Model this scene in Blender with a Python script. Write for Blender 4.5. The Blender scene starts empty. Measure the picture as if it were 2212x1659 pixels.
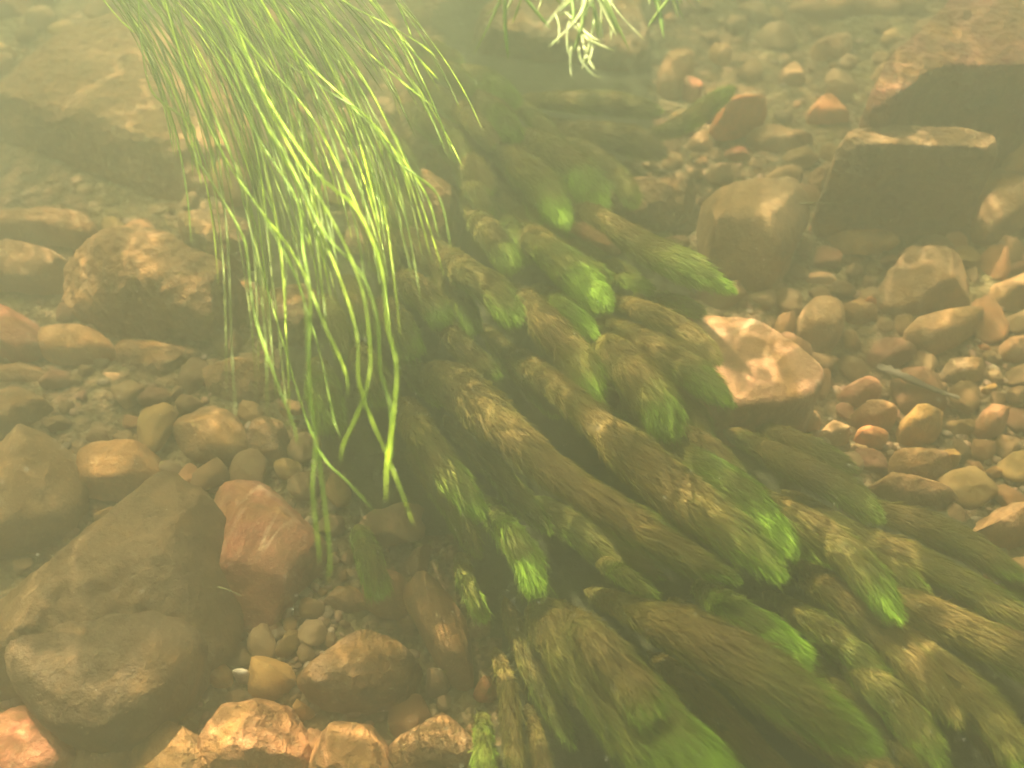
import bpy, math, random
import numpy as np
from mathutils import Vector

# ------------------------------------------------------------------ camera
sc = bpy.context.scene
COL = sc.collection
CAM_H, PITCH, FOV = 0.95, math.radians(50), math.radians(54)
cam_data = bpy.data.cameras.new("camera")
cam = bpy.data.objects.new("camera", cam_data)
COL.objects.link(cam)
cam.location = (0, 0, CAM_H)
cam.rotation_euler = (math.pi / 2 - PITCH, 0, 0)
cam_data.sensor_width = 36
cam_data.angle = FOV
cam_data.clip_start, cam_data.clip_end = 0.02, 60
cam_data.dof.use_dof = True
cam_data.dof.focus_distance = 0.98
cam_data.dof.aperture_fstop = 4.0
sc.camera = cam

# ------------------------------------------------------------------ sky, sun, exposure
SUN_TO = Vector((0.24, -0.48, -0.84)).normalized()          # the way sunlight travels
SUN_EL = math.asin(-SUN_TO.z)
SUN_ROT = math.atan2(-SUN_TO.x, -SUN_TO.y)
w = bpy.data.worlds.new("World"); sc.world = w; w.use_nodes = True
nt = w.node_tree; nt.nodes.clear()
sky = nt.nodes.new("ShaderNodeTexSky"); sky.sky_type = 'NISHITA'; sky.sun_disc = False
sky.sun_elevation = SUN_EL; sky.sun_rotation = SUN_ROT
bg = nt.nodes.new("ShaderNodeBackground"); bg.inputs[1].default_value = 0.06
wo = nt.nodes.new("ShaderNodeOutputWorld")
nt.links.new(sky.outputs[0], bg.inputs[0]); nt.links.new(bg.outputs[0], wo.inputs[0])
sun_data = bpy.data.lights.new("sun", 'SUN'); sun_data.energy = 5.0
sun_data.angle = math.radians(0.3); sun_data.color = (1.0, 0.94, 0.82)
sun = bpy.data.objects.new("sun", sun_data); COL.objects.link(sun)
sun.rotation_euler = SUN_TO.to_track_quat('-Z', 'Y').to_euler(); sun.location = (-2, 4, 8)
sc.view_settings.view_transform = 'Standard'; sc.view_settings.look = 'None'
sc.view_settings.gamma = 1.0; sc.view_settings.exposure = 2.55
sc.cycles.use_denoising = True
sc.cycles.volume_bounces = 1
sc.cycles.max_bounces = 6; sc.cycles.diffuse_bounces = 2; sc.cycles.glossy_bounces = 2
sc.cycles.transmission_bounces = 3; sc.cycles.transparent_max_bounces = 8
sc.cycles.caustics_reflective = False; sc.cycles.caustics_refractive = False
HAZE_DENSITY = 0.68

# ------------------------------------------------------------------ picture <-> place
TX = math.tan(FOV / 2)
Rv = Vector((1, 0, 0)); Fv = Vector((0, math.cos(PITCH), -math.sin(PITCH))); Uv = Vector((0, math.sin(PITCH), math.cos(PITCH)))
PXM = 2 * TX / 2212.0           # metres per reading unit at 1 m of depth
def ray(X, Y):
    return (Rv * ((X - 1106) / 1106 * TX) + Uv * (-(Y - 829.5) / 1106 * TX) + Fv)
def at(X, Y, z):
    """the point at height z seen in direction X, Y of my 2212 x 1659 reading of the photo"""
    d = ray(X, Y); t = (z - CAM_H) / d.z
    return Vector((0, 0, CAM_H)) + d * t
def depth_of(X, Y, z):
    d = ray(X, Y); return (z - CAM_H) / d.z

# ------------------------------------------------------------------ numpy noise
_rs = np.random.RandomState(7)
_perm = _rs.permutation(256); _perm = np.concatenate([_perm, _perm])
_grad = _rs.normal(size=(256, 3)); _grad /= np.linalg.norm(_grad, axis=1)[:, None]
def pn(P):
    P = np.asarray(P, float); i = np.floor(P).astype(int); f = P - i; i &= 255
    u = f * f * f * (f * (f * 6 - 15) + 10); r = 0
    for a in (0, 1):
        for b in (0, 1):
            for c in (0, 1):
                h = _perm[_perm[_perm[(i[:, 0] + a) & 255] + ((i[:, 1] + b) & 255)] + ((i[:, 2] + c) & 255)]
                g = _grad[h]; d = f - np.array([a, b, c])
                wgt = (u[:, 0] if a else 1 - u[:, 0]) * (u[:, 1] if b else 1 - u[:, 1]) * (u[:, 2] if c else 1 - u[:, 2])
                r = r + wgt * (g * d).sum(1)
    return r
def fbm(P, o=4, ridge=False):
    s = 0; a = 1.0; P = np.asarray(P, float)
    for k in range(o):
        n = pn(P + 17.3 * k)
        if ridge: n = 0.35 - 2 * np.abs(n)
        s = s + a * n; a *= 0.5; P = P * 2.03
    return s

# ------------------------------------------------------------------ mesh helpers
def mesh_obj(name, V, F, mat, parent=None, loc=(0, 0, 0), uv=None, smooth=True):
    """V (n,3), F (m,4) or (m,3) arrays -> one mesh object; uv (n,2) per vertex"""
    V = np.asarray(V, np.float32); F = np.asarray(F, np.int32)
    me = bpy.data.meshes.new(name)
    me.vertices.add(len(V)); me.vertices.foreach_set("co", (V - np.array(loc, np.float32)).ravel())
    k = F.shape[1]
    me.loops.add(F.size); me.loops.foreach_set("vertex_index", F.ravel())
    me.polygons.add(len(F)); me.polygons.foreach_set("loop_start", np.arange(0, F.size, k, dtype=np.int32))
    me.polygons.foreach_set("loop_total", np.full(len(F), k, np.int32))
    if smooth: me.polygons.foreach_set("use_smooth", np.ones(len(F), bool))
    if uv is not None:
        l = me.uv_layers.new(name="UVMap"); l.data.foreach_set("uv", np.asarray(uv, np.float32)[F.ravel()].ravel())
    me.update(calc_edges=True); me.validate()
    me.materials.append(mat)
    o = bpy.data.objects.new(name, me); COL.objects.link(o); o.location = loc
    if parent is not None: o.parent = parent
    return o
def tag(o, label=None, cat=None, group=None, kind=None):
    if label: o['label'] = label
    if cat: o['category'] = cat
    if group: o['group'] = group
    if kind: o['kind'] = kind
    return o
def thing(name, loc, label, cat, group=None):
    o = bpy.data.objects.new(name, None); COL.objects.link(o); o.location = loc
    o.empty_display_size = 0.02
    return tag(o, label, cat, group)

# ------------------------------------------------------------------ materials
class NT:
    def __init__(s, name):
        s.m = bpy.data.materials.new(name); s.m.use_nodes = True; s.t = s.m.node_tree; s.t.nodes.clear()
    def n(s, typ, **kw):
        x = s.t.nodes.new(typ)
        for k, v in kw.items():
            if k.startswith("i_"): x.inputs[k[2:].replace("_", " ")].default_value = v
            else: setattr(x, k, v)
        return x
    def l(s, a, b): s.t.links.new(a, b)
    def ramp(s, fac, stops, interp='LINEAR'):
        r = s.n("ShaderNodeValToRGB"); r.color_ramp.interpolation = interp
        e = r.color_ramp.elements
        while len(e) < len(stops): e.new(0.5)
        for el, (p, c) in zip(e, stops): el.position = p; el.color = (*c, 1) if len(c) == 3 else c
        s.l(fac, r.inputs[0]); return r.outputs[0]
    def mix(s, fac, a, b, mode='MIX'):
        x = s.n("ShaderNodeMix", data_type='RGBA', blend_type=mode)
        for sock, v in ((x.inputs[0], fac), (x.inputs[6], a), (x.inputs[7], b)):
            if isinstance(v, (int, float)): sock.default_value = v
            elif isinstance(v, tuple): sock.default_value = (*v, 1)
            else: s.l(v, sock)
        return x.outputs[2]
    def math(s, op, a, b=0.0, clamp=False):
        x = s.n("ShaderNodeMath", operation=op, use_clamp=clamp)
        for sock, v in ((x.inputs[0], a), (x.inputs[1], b)):
            if isinstance(v, (int, float)): sock.default_value = v
            else: s.l(v, sock)
        return x.outputs[0]
    def noise(s, vec, scale, detail=4, rough=0.55, dist=0.0):
        x = s.n("ShaderNodeTexNoise"); x.inputs['Scale'].default_value = scale; x.inputs['Detail'].default_value = detail
        x.inputs['Roughness'].default_value = rough; x.inputs['Distortion'].default_value = dist
        if vec is not None: s.l(vec, x.inputs['Vector'])
        return x.outputs[0]
    def out(s, surf):
        o = s.n("ShaderNodeOutputMaterial"); s.l(surf, o.inputs[0]); return s.m

def stone_material(name, veins=None, rough_bump=0.5, silt=0.5, pits=False, speck=0.5):
    """tint comes from each stone's own object colour; silt and algae film lie over it in patches"""
    t = NT(name)
    tc = t.n("ShaderNodeTexCoord"); oi = t.n("ShaderNodeObjectInfo")
    off = t.n("ShaderNodeVectorMath", operation='ADD')
    sc_ = t.n("ShaderNodeVectorMath", operation='SCALE'); sc_.inputs['Scale'].default_value = 37.0
    cmb = t.n("ShaderNodeCombineXYZ"); t.l(oi.outputs['Random'], cmb.inputs[0]); t.l(oi.outputs['Random'], cmb.inputs[1])
    t.l(cmb.outputs[0], sc_.inputs[0]); t.l(tc.outputs['Object'], off.inputs[0]); t.l(sc_.outputs[0], off.inputs[1])
    P = off.outputs[0]
    n1 = t.noise(P, 9, 6, 0.6, 0.4); n2 = t.noise(P, 60, 5, 0.65); n3 = t.noise(P, 260, 3, 0.6)
    base = t.mix(t.ramp(n1, [(0.35, (0, 0, 0)), (0.65, (1, 1, 1))]), oi.outputs['Color'], (0.26, 0.16, 0.085))
    base = t.mix(0.55, base, oi.outputs['Color'])
    base = t.mix(t.ramp(n2, [(0.30, (0, 0, 0)), (0.72, (1, 1, 1))]), t.mix(0.75, base, (0.35, 0.35, 0.35), 'MULTIPLY'), base)
    if veins:
        wv = t.noise(P, 5, 3, 0.5, 1.6)
        base = t.mix(t.ramp(wv, [(0.49, (0, 0, 0)), (0.505, (1, 1, 1)), (0.515, (1, 1, 1)), (0.54, (0, 0, 0))]), base, t.mix(0.45, base, veins))
        wv2 = t.noise(P, 7, 4, 0.6, 0.3)
        base = t.mix(t.ramp(wv2, [(0.56, (0, 0, 0)), (0.63, (1, 1, 1))]), base, t.mix(0.6, base, (0.30, 0.07, 0.05)))
    sp = t.ramp(n3, [(0.56, (0, 0, 0)), (0.70, (1, 1, 1))])
    base = t.mix(sp, base, t.mix(speck, base, (0.42, 0.30, 0.17)))
    film = t.ramp(t.noise(P, 14, 5, 0.7, 0.8), [(0.60 - 0.32 * silt, (0, 0, 0)), (0.80 - 0.3 * silt, (1, 1, 1))])
    filmc = t.mix(t.ramp(t.noise(P, 26, 6, 0.72, 0.6), [(0.36, (0, 0, 0)), (0.66, (1, 1, 1))]), (0.066, 0.035, 0.011), (0.31, 0.148, 0.040))
    filmc = t.mix(n2, t.mix(1.0, filmc, (.65, .65, .65), 'MULTIPLY'), filmc)
    base = t.mix(t.math('MULTIPLY', film, 0.85), base, filmc)
    bs = t.n("ShaderNodeBsdfPrincipled"); t.l(base, bs.inputs['Base Color'])
    bs.inputs['Roughness'].default_value = 0.8; bs.inputs['Specular IOR Level'].default_value = 0.2
    b1 = t.n("ShaderNodeBump"); b1.inputs['Strength'].default_value = rough_bump; b1.inputs['Distance'].default_value = 0.009
    t.l(n2, b1.inputs['Height'])
    b2 = t.n("ShaderNodeBump"); b2.inputs['Strength'].default_value = rough_bump * 0.8; b2.inputs['Distance'].default_value = 0.0035
    t.l(n3, b2.inputs['Height']); t.l(b1.outputs[0], b2.inputs['Normal'])
    last = b2
    if pits:
        vo = t.n("ShaderNodeTexVoronoi"); vo.inputs['Scale'].default_value = 70; t.l(P, vo.inputs['Vector'])
        b3 = t.n("ShaderNodeBump"); b3.inputs['Strength'].default_value = 0.7; b3.inputs['Distance'].default_value = 0.008
        t.l(vo.outputs['Distance'], b3.inputs['Height']); t.l(b2.outputs[0], b3.inputs['Normal']); last = b3
    t.l(last.outputs[0], bs.inputs['Normal'])
    return t.out(bs.outputs[0])
M_STONE = stone_material("river_stone", silt=0.55)
M_CLEAN = stone_material("washed_stone", silt=0.18, rough_bump=0.35)
M_ROUGH = stone_material("rough_stone", silt=0.65, rough_bump=0.9, pits=True)
M_GRANITE = stone_material("red_veined_stone", veins=(0.45, 0.33, 0.22), silt=0.45, rough_bump=0.5)

M_DARK = stone_material("dark_mottled_stone", silt=0.20, rough_bump=0.6, speck=0.12)

def bed_material():
    t = NT("silty_gravel"); tc = t.n("ShaderNodeTexCoord"); P = tc.outputs['Object']
    vo = t.n("ShaderNodeTexVoronoi"); vo.inputs['Scale'].default_value = 55; t.l(P, vo.inputs['Vector'])
    vo2 = t.n("ShaderNodeTexVoronoi"); vo2.inputs['Scale'].default_value = 150; t.l(P, vo2.inputs['Vector'])
    c = t.mix(t.noise(P, 6, 5), (0.08, 0.055, 0.025), (0.17, 0.10, 0.05))
    hv = t.n("ShaderNodeSeparateColor"); t.l(vo.outputs['Color'], hv.inputs[0])
    c = t.mix(t.math('MULTIPLY', hv.outputs[0], 0.5), c, (0.25, 0.14, 0.08))
    c = t.mix(t.ramp(vo.outputs['Distance'], [(0.35, (0, 0, 0)), (0.75, (1, 1, 1))]), c, (0.05, 0.04, 0.02))
    c = t.mix(t.ramp(t.noise(P, 5, 6, 0.6, 0.5), [(0.45, (0, 0, 0)), (0.6, (1, 1, 1))]), c, (0.085, 0.068, 0.028))
    bs = t.n("ShaderNodeBsdfPrincipled"); t.l(c, bs.inputs['Base Color']); bs.inputs['Roughness'].default_value = 0.9
    bs.inputs['Specular IOR Level'].default_value = 0.1
    h = t.math('ADD', t.math('MULTIPLY', vo.outputs['Distance'], -1.0), t.math('MULTIPLY', vo2.outputs['Distance'], -0.4))
    b = t.n("ShaderNodeBump"); b.inputs['Strength'].default_value = 0.9; b.inputs['Distance'].default_value = 0.012
    t.l(h, b.inputs['Height']); t.l(b.outputs[0], bs.inputs['Normal'])
    return t.out(bs.outputs[0])

def weed_material(name, brown, green, lime, rough=0.6, trans=0.45, spec=0.15):
    """u of the filaments' map: how green a filament is; v: its own lightness"""
    t = NT(name); uv = t.n("ShaderNodeUVMap"); uv.uv_map = "UVMap"; sx = t.n("ShaderNodeSeparateXYZ"); t.l(uv.outputs[0], sx.inputs[0])
    c = t.ramp(sx.outputs[0], [(0.0, brown), (0.45, tuple(0.5 * (a + b) for a, b in zip(brown, green))), (0.7, green), (1.0, lime)])
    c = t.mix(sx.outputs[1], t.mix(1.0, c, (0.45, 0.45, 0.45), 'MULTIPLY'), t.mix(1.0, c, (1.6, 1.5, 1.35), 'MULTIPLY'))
    bs = t.n("ShaderNodeBsdfPrincipled"); t.l(c, bs.inputs['Base Color']); bs.inputs['Roughness'].default_value = rough
    bs.inputs['Specular IOR Level'].default_value = spec
    tr = t.n("ShaderNodeBsdfTranslucent"); t.l(t.mix(1.0, c, (1.1, 1.15, 0.8), 'MULTIPLY'), tr.inputs[0])
    mx = t.n("ShaderNodeMixShader"); mx.inputs[0].default_value = trans
    t.l(bs.outputs[0], mx.inputs[1]); t.l(tr.outputs[0], mx.inputs[2])
    return t.out(mx.outputs[0])
M_FIL = weed_material("algae_filaments", (0.160, 0.112, 0.038), (0.105, 0.150, 0.020), (0.170, 0.30, 0.024), trans=0.35)
M_BLADE = weed_material("grass_blade", (0.13, 0.15, 0.025), (0.15, 0.27, 0.018), (0.44, 0.60, 0.045), rough=0.33, trans=0.45, spec=0.3)
M_CURL = weed_material("pale_leaf", (0.22, 0.30, 0.08), (0.30, 0.48, 0.14), (0.58, 0.62, 0.42), rough=0.4, trans=0.35, spec=0.5)
M_BED = bed_material()

def simple_mat(name, col, rough=0.8):
    t = NT(name); bs = t.n("ShaderNodeBsdfPrincipled"); tc = t.n("ShaderNodeTexCoord")
    c = t.mix(t.noise(tc.outputs['Object'], 40, 5), tuple(x * 0.6 for x in col), tuple(min(1, x * 1.3) for x in col))
    t.l(c, bs.inputs['Base Color']); bs.inputs['Roughness'].default_value = rough
    return t.out(bs.outputs[0])
M_TWIG = simple_mat("sodden_wood", (0.06, 0.045, 0.025)); M_FLECK = simple_mat("pale_fleck", (0.6, 0.6, 0.5))
M_STEM = simple_mat("weed_stem", (0.10, 0.09, 0.03))

def caustic_material():
    """unseen water sheet added as a gobo: caustic lines painted into its transparency"""
    t = NT("caustic_gobo"); g = t.n("ShaderNodeTexCoord"); P = g.outputs['Object']
    nz = t.n("ShaderNodeTexNoise"); nz.inputs['Scale'].default_value = 7; nz.inputs['Detail'].default_value = 3; t.l(P, nz.inputs['Vector'])
    sub = t.n("ShaderNodeVectorMath", operation='SUBTRACT'); t.l(nz.outputs['Color'], sub.inputs[0]); sub.inputs[1].default_value = (.5, .5, .5)
    scl = t.n("ShaderNodeVectorMath", operation='SCALE'); scl.inputs['Scale'].default_value = 0.16; t.l(sub.outputs[0], scl.inputs[0])
    add = t.n("ShaderNodeVectorMath", operation='ADD'); t.l(P, add.inputs[0]); t.l(scl.outputs[0], add.inputs[1])
    def net(scale, p):
        v = t.n("ShaderNodeTexVoronoi", feature='DISTANCE_TO_EDGE'); v.inputs['Scale'].default_value = scale; t.l(add.outputs[0], v.inputs['Vector'])
        return t.math('POWER', t.math('SUBTRACT', 1.0, t.math('MULTIPLY', v.outputs['Distance'], 2.2, True), True), p)
    a = net(5.5, 16.0); b = net(12.0, 20.0)
    br = t.ramp(t.noise(P, 3.2, 2), [(0.37, (0.04,) * 3), (0.56, (1,) * 3)])
    c_ = t.math('MULTIPLY', net(22.0, 26.0), t.ramp(t.noise(P, 9, 2), [(0.45, (0,) * 3), (0.62, (1,) * 3)]))
    s = t.math('ADD', t.math('MULTIPLY', a, 2.2), t.math('ADD', t.math('MULTIPLY', b, 2.0), t.math('MULTIPLY', c_, 4.0)))
    s = t.math('MULTIPLY', s, br)  # painted caustic net, standing in for sunlight focused by ripples
    s = t.math('ADD', s, 0.26)
    cc = t.n("ShaderNodeCombineColor"); t.l(s, cc.inputs[0]); t.l(t.math('MULTIPLY', s, 0.93), cc.inputs[1]); t.l(t.math('MULTIPLY', s, 0.70), cc.inputs[2])
    tr = t.n("ShaderNodeBsdfTransparent"); t.l(cc.outputs[0], tr.inputs[0])
    return t.out(tr.outputs[0])
M_CAUSTIC = caustic_material()

# ------------------------------------------------------------------ river bed, water surface, haze
rng = random.Random(11); nr = np.random.RandomState(5)
def bed_height(x, y):
    P = np.stack([x, y, np.zeros_like(x)], 1)
    return 0.030 * fbm(P * 2.2, 4) + 0.010 * fbm(P * 11 + 5, 3) + 0.008
ix = np.concatenate([np.linspace(-6, -1.5, 14)[:-1], np.arange(-1.5, 1.5, 0.012), np.linspace(1.5, 6, 14)])
iy = np.concatenate([np.linspace(-5, -0.3, 14)[:-1], np.arange(-0.3, 3.2, 0.012), np.linspace(3.2, 7, 12)])
gx, gy = np.meshgrid(ix, iy); V = np.stack([gx.ravel(), gy.ravel(), bed_height(gx.ravel(), gy.ravel())], 1)
nx_ = len(ix); a = (np.arange(len(iy) - 1)[:, None] * nx_ + np.arange(nx_ - 1)[None, :]).ravel()
F = np.stack([a, a + 1, a + nx_ + 1, a + nx_], 1)
tag(mesh_obj("riverbed", V, F, M_BED), "brown silty gravel of the stream bed", None, kind="structure")

wx = np.linspace(-6.5, 6.5, 160); gx, gy = np.meshgrid(wx, wx + 1.0)
WZ = 1.16
V = np.stack([gx.ravel(), gy.ravel(), WZ + 0.012 * fbm(np.stack([gx.ravel() * 3, gy.ravel() * 3, gx.ravel() * 0], 1), 3)], 1)
a = (np.arange(159)[:, None] * 160 + np.arange(159)[None, :]).ravel()
tag(mesh_obj("water", V, np.stack([a, a + 1, a + 161, a + 160], 1), M_CAUSTIC), "unseen rippled water sheet added overhead to dapple the sun", None, kind="structure")

t = NT("murky_water"); pv = t.n("ShaderNodeVolumePrincipled")
pv.inputs['Color'].default_value = (0.855, 0.955, 0.765, 1); pv.inputs['Density'].default_value = HAZE_DENSITY
pv.inputs['Anisotropy'].default_value = 0.80
oo = t.n("ShaderNodeOutputMaterial"); t.l(pv.outputs[0], oo.inputs['Volume'])
X0, X1, Y0, Y1, Z0, Z1 = -6.2, 6.2, -5.2, 7.2, -1.1, 1.10
V = [(x, y, z) for z in (Z0, Z1) for y in (Y0, Y1) for x in (X0, X1)]
F = [(0, 2, 3, 1), (4, 5, 7, 6), (0, 1, 5, 4), (2, 6, 7, 3), (0, 4, 6, 2), (1, 3, 7, 5)]
tag(mesh_obj("haze", V, F, t.m, smooth=False), "murky yellow green water", None, kind="stuff")

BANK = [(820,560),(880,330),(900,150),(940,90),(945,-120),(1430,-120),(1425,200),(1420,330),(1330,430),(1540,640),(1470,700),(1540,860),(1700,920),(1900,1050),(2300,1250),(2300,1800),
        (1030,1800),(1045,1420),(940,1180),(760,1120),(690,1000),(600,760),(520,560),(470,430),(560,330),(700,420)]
def inside(X, Y, poly=BANK):
    X = np.asarray(X, float); Y = np.asarray(Y, float); c = np.zeros(X.shape, bool); n = len(poly)
    for i in range(n):
        (x1, y1), (x2, y2) = poly[i], poly[i - 1]
        if y1 == y2: continue
        c ^= ((y1 > Y) != (y2 > Y)) & (X < (x2 - x1) * (Y - y1) / (y2 - y1) + x1)
    return c
def chaikin(P, n=2):
    for _ in range(n):
        Q = np.roll(P, -1, 0); P = np.stack([0.78 * P + 0.22 * Q, 0.22 * P + 0.78 * Q], 1).reshape(-1, 2)
    return P
# painted shade: near-black sheet under the weed bank and in the hollow behind
t = NT("gap_shade"); tc = t.n("ShaderNodeTexCoord"); nn = t.noise(tc.outputs['Object'], 30, 6, .65)
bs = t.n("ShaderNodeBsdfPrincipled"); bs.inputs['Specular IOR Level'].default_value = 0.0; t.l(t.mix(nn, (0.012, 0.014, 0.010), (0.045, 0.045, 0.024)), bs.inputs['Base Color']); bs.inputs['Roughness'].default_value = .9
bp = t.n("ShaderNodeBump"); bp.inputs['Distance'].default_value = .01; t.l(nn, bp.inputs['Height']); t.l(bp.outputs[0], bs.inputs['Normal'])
M_GAP_SHADE = t.out(bs.outputs[0])
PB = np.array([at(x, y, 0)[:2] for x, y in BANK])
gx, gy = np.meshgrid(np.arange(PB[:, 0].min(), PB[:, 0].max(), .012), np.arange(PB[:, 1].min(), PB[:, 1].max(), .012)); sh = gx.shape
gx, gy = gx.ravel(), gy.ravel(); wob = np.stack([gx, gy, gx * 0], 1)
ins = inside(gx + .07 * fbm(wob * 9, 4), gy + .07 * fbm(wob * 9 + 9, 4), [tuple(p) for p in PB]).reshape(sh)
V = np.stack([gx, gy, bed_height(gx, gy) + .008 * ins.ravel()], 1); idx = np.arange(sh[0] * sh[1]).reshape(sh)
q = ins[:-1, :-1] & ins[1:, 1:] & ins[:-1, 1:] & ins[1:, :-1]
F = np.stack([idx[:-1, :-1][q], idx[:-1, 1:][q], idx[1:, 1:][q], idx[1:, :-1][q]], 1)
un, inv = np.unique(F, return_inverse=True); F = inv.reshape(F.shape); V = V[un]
tag(mesh_obj("gap_shade_sheet", V, F, M_GAP_SHADE), "dark sheet painted as shade under the weed bank", None, kind="structure")

# ------------------------------------------------------------------ stones
def chaikin(P, n=2):
    for _ in range(n):
        Q = np.roll(P, -1, 0); P = np.stack([0.78 * P + 0.22 * Q, 0.22 * P + 0.78 * Q], 1).reshape(-1, 2)
    return P
def resample(P, n):
    d = np.linalg.norm(np.roll(P, -1, 0) - P, axis=1); s = np.concatenate([[0], np.cumsum(d)])
    u = np.linspace(0, s[-1], n, endpoint=False); Q = np.vstack([P, P[:1]])
    return np.stack([np.interp(u, s, Q[:, k]) for k in range(2)], 1)
STONES = []                         # (x, y, radius) for placing gravel
def stone(pts, H=None, kind='dome', mat=None, col=(0.2, 0.13, 0.07), name='stone', label=None, cat='stone', group=None,
          amp=0.07, tilt=(0, 0), z0=0.0, seed=None, zc_f=0.55, crisp=1):
    """closed outline as read in the photo at the height of the stone's girth -> a solid stone lying on the bed"""
    seed = seed if seed is not None else rng.random() * 100
    if H and kind == 'dome': H *= 0.74
    for _ in range(2):
        h = H if H else 0.05
        zc = z0 + (h * zc_f if kind == 'dome' else h * 0.9)
        W = np.array([at(x, y, zc if kind == 'block' else z0)[:2] for x, y in pts])
        if kind == 'dome':            # the outline seen is part footprint, part height
            W = W.mean(0) + (W - W.mean(0)) * (1.21 if np.mean([p_[0] for p_ in pts]) < 700 else 1.14)
            y0_, y1_ = W[:, 1].min(), W[:, 1].max(); d0 = y1_ - y0_
            lam = np.clip((H if H else 0.42 * min(d0, np.ptp(W[:, 0]))) * y1_ / (CAM_H * d0), .16, .50); H = lam * d0 * CAM_H / y1_
            sh_ = (y1_ - W[:, 1]) / d0; W[:, 1] = y0_ + (W[:, 1] - y0_) * (1 - lam * .92)
            W[:, 0] *= 1 - 0.45 * H / CAM_H
        ext = W.max(0) - W.min(0)
        if H is None: H = 0.42 * min(ext)
        if kind == 'dome': break
    zc = z0 + (H * 0.5 if kind == 'dome' else H * 0.9)
    size = float(np.sqrt(ext[0] * ext[1]))
    n = int(min(150, max(20, size * 420))); W = resample(chaikin(W, crisp + 1), n); c = W.mean(0)
    p = 2.5 if kind == 'dome' else 9.0
    nt_ = max(6, n // 5); nb = max(4, n // 10)
    rings = []
    for s in np.linspace(0.02, 1, nt_) ** 0.75:
        rings.append((s, zc + (z0 + H - zc) * (1 - s ** p) ** (1 / p)))
    bs = 0.80 if kind == 'dome' else 1.03
    for q in np.linspace(0, 1, nb + 1)[1:]:
        s = 1 - (1 - bs) * q ** 1.6 if kind == 'dome' else 1 + (bs - 1) * q
        rings.append((s, zc - (zc - z0 + 0.04) * q))
    V = np.concatenate([np.column_stack([c + s * (W - c), np.full(n, z)]) for s, z in rings])
    cc = np.array([c[0], c[1], zc * 0.6]); Dn = V - cc
    V[:, 2] += np.where(V[:, 2] > z0, (V[:, :2] - c) @ np.array(tilt), 0)
    Dn /= np.linalg.norm(Dn, axis=1)[:, None] + 1e-9
    f = 2.6 / size
    k = amp * size * fbm(V * f + seed, 5)
    k += 0.5 * amp * size * np.minimum(0, fbm(V * f * 0.8 + seed + 31, 2, ridge=True))     # clefts and broken faces
    fl = (Dn * np.array([0.5, 0.7, 1.0])).sum(1)
    V = V + Dn * k[:, None]
    if kind == 'dome' and amp > .035:                       # broken flat faces
        rc = np.random.RandomState(int(seed * 97) % 99991)
        for _ in range(9):
            d = rc.normal(size=3); d[2] = abs(d[2]) * 0.8 + .1; d /= np.linalg.norm(d)
            pr = (V - cc) @ d; lim = pr.max() * rc.uniform(.66, .9)
            V -= np.maximum(0, pr - lim)[:, None] * d * 0.88
    V += Dn * (0.30 * amp * size * fbm(V * f * 4 + seed + 3, 3))[:, None]
    V += 0.012 * size * np.stack([pn(V * f * 6 + seed + q * 9) for q in range(3)], 1)
    R = len(rings); a = (np.arange(R - 1)[:, None] * n + np.arange(n)[None, :]).ravel()
    b = (np.arange(R - 1)[:, None] * n + (np.arange(n)[None, :] + 1) % n).ravel()
    F = np.stack([a, a + n, b + n, b], 1)
    V = np.vstack([V, V[:n].mean(0)]); top = len(V) - 1
    cap = np.stack([np.full(n, top), np.arange(n), (np.arange(n) + 1) % n, np.full(n, top)], 1)
    me_f = [tuple(q) for q in F] + [(int(q[0]), int(q[1]), int(q[2])) for q in cap]
    me = bpy.data.meshes.new(name); loc = np.array([c[0], c[1], z0])
    me.from_pydata([tuple(v) for v in (V - loc)], [], me_f); me.polygons.foreach_set("use_smooth", np.ones(len(me_f), bool)); me.update()
    me.materials.append(mat or M_STONE)
    o = bpy.data.objects.new(name, me); COL.objects.link(o); o.location = loc; o.color = (col[0] * 1.15, col[1] * .95, col[2] * .78, 1)
    STONES.append((c[0], c[1], 0.5 * size))
    return tag(o, label, cat, group)

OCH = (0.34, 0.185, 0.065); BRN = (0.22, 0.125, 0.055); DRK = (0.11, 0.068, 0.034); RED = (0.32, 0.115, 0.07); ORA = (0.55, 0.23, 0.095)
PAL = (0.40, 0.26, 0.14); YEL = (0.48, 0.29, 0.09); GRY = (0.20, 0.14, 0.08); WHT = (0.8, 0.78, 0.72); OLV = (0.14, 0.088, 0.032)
G1 = "boulders of the stream bed"; G2 = "loose stones of the stream bed"
def st(label, pts, **k):
    big = (max(p[0] for p in pts) - min(p[0] for p in pts)) > 150
    k.setdefault('name', 'boulder' if big else 'stone'); k.setdefault('cat', 'boulder' if big else 'stone'); k.setdefault('group', G1 if big else G2)
    return stone(pts, label=label, **k)
# left half
st("huge silty brown boulder behind the trailing green grass", [(-60,125),(50,118),(95,60),(160,32),(330,12),(430,80),(490,250),(460,400),(385,440),(260,408),(120,422),(-60,398)], H=.13, col=(0.27,0.16,0.075), mat=M_ROUGH, amp=.036)
st("small brown stone in the corner beyond the huge silty boulder", [(-30,-30),(70,-30),(62,25),(20,48),(-30,42)], H=.08, col=BRN)
st("wide lumpy brown boulder with a dark hollow under its lower edge", [(150,600),(200,540),(270,480),(330,478),(380,520),(440,560),(500,590),(545,640),(545,690),(460,735),(330,715),(240,700),(165,668)], H=.13, col=BRN, mat=M_ROUGH, amp=.08)
st("flat brown boulder above the round ochre stone at the picture's edge", [(-40,520),(60,508),(140,520),(162,570),(150,625),(60,635),(-40,620)], H=.07, col=BRN)
st("reddish stone left of the round ochre stone", [(-40,645),(30,632),(70,680),(92,715),(70,775),(-40,800)], H=.07, col=RED)
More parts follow.
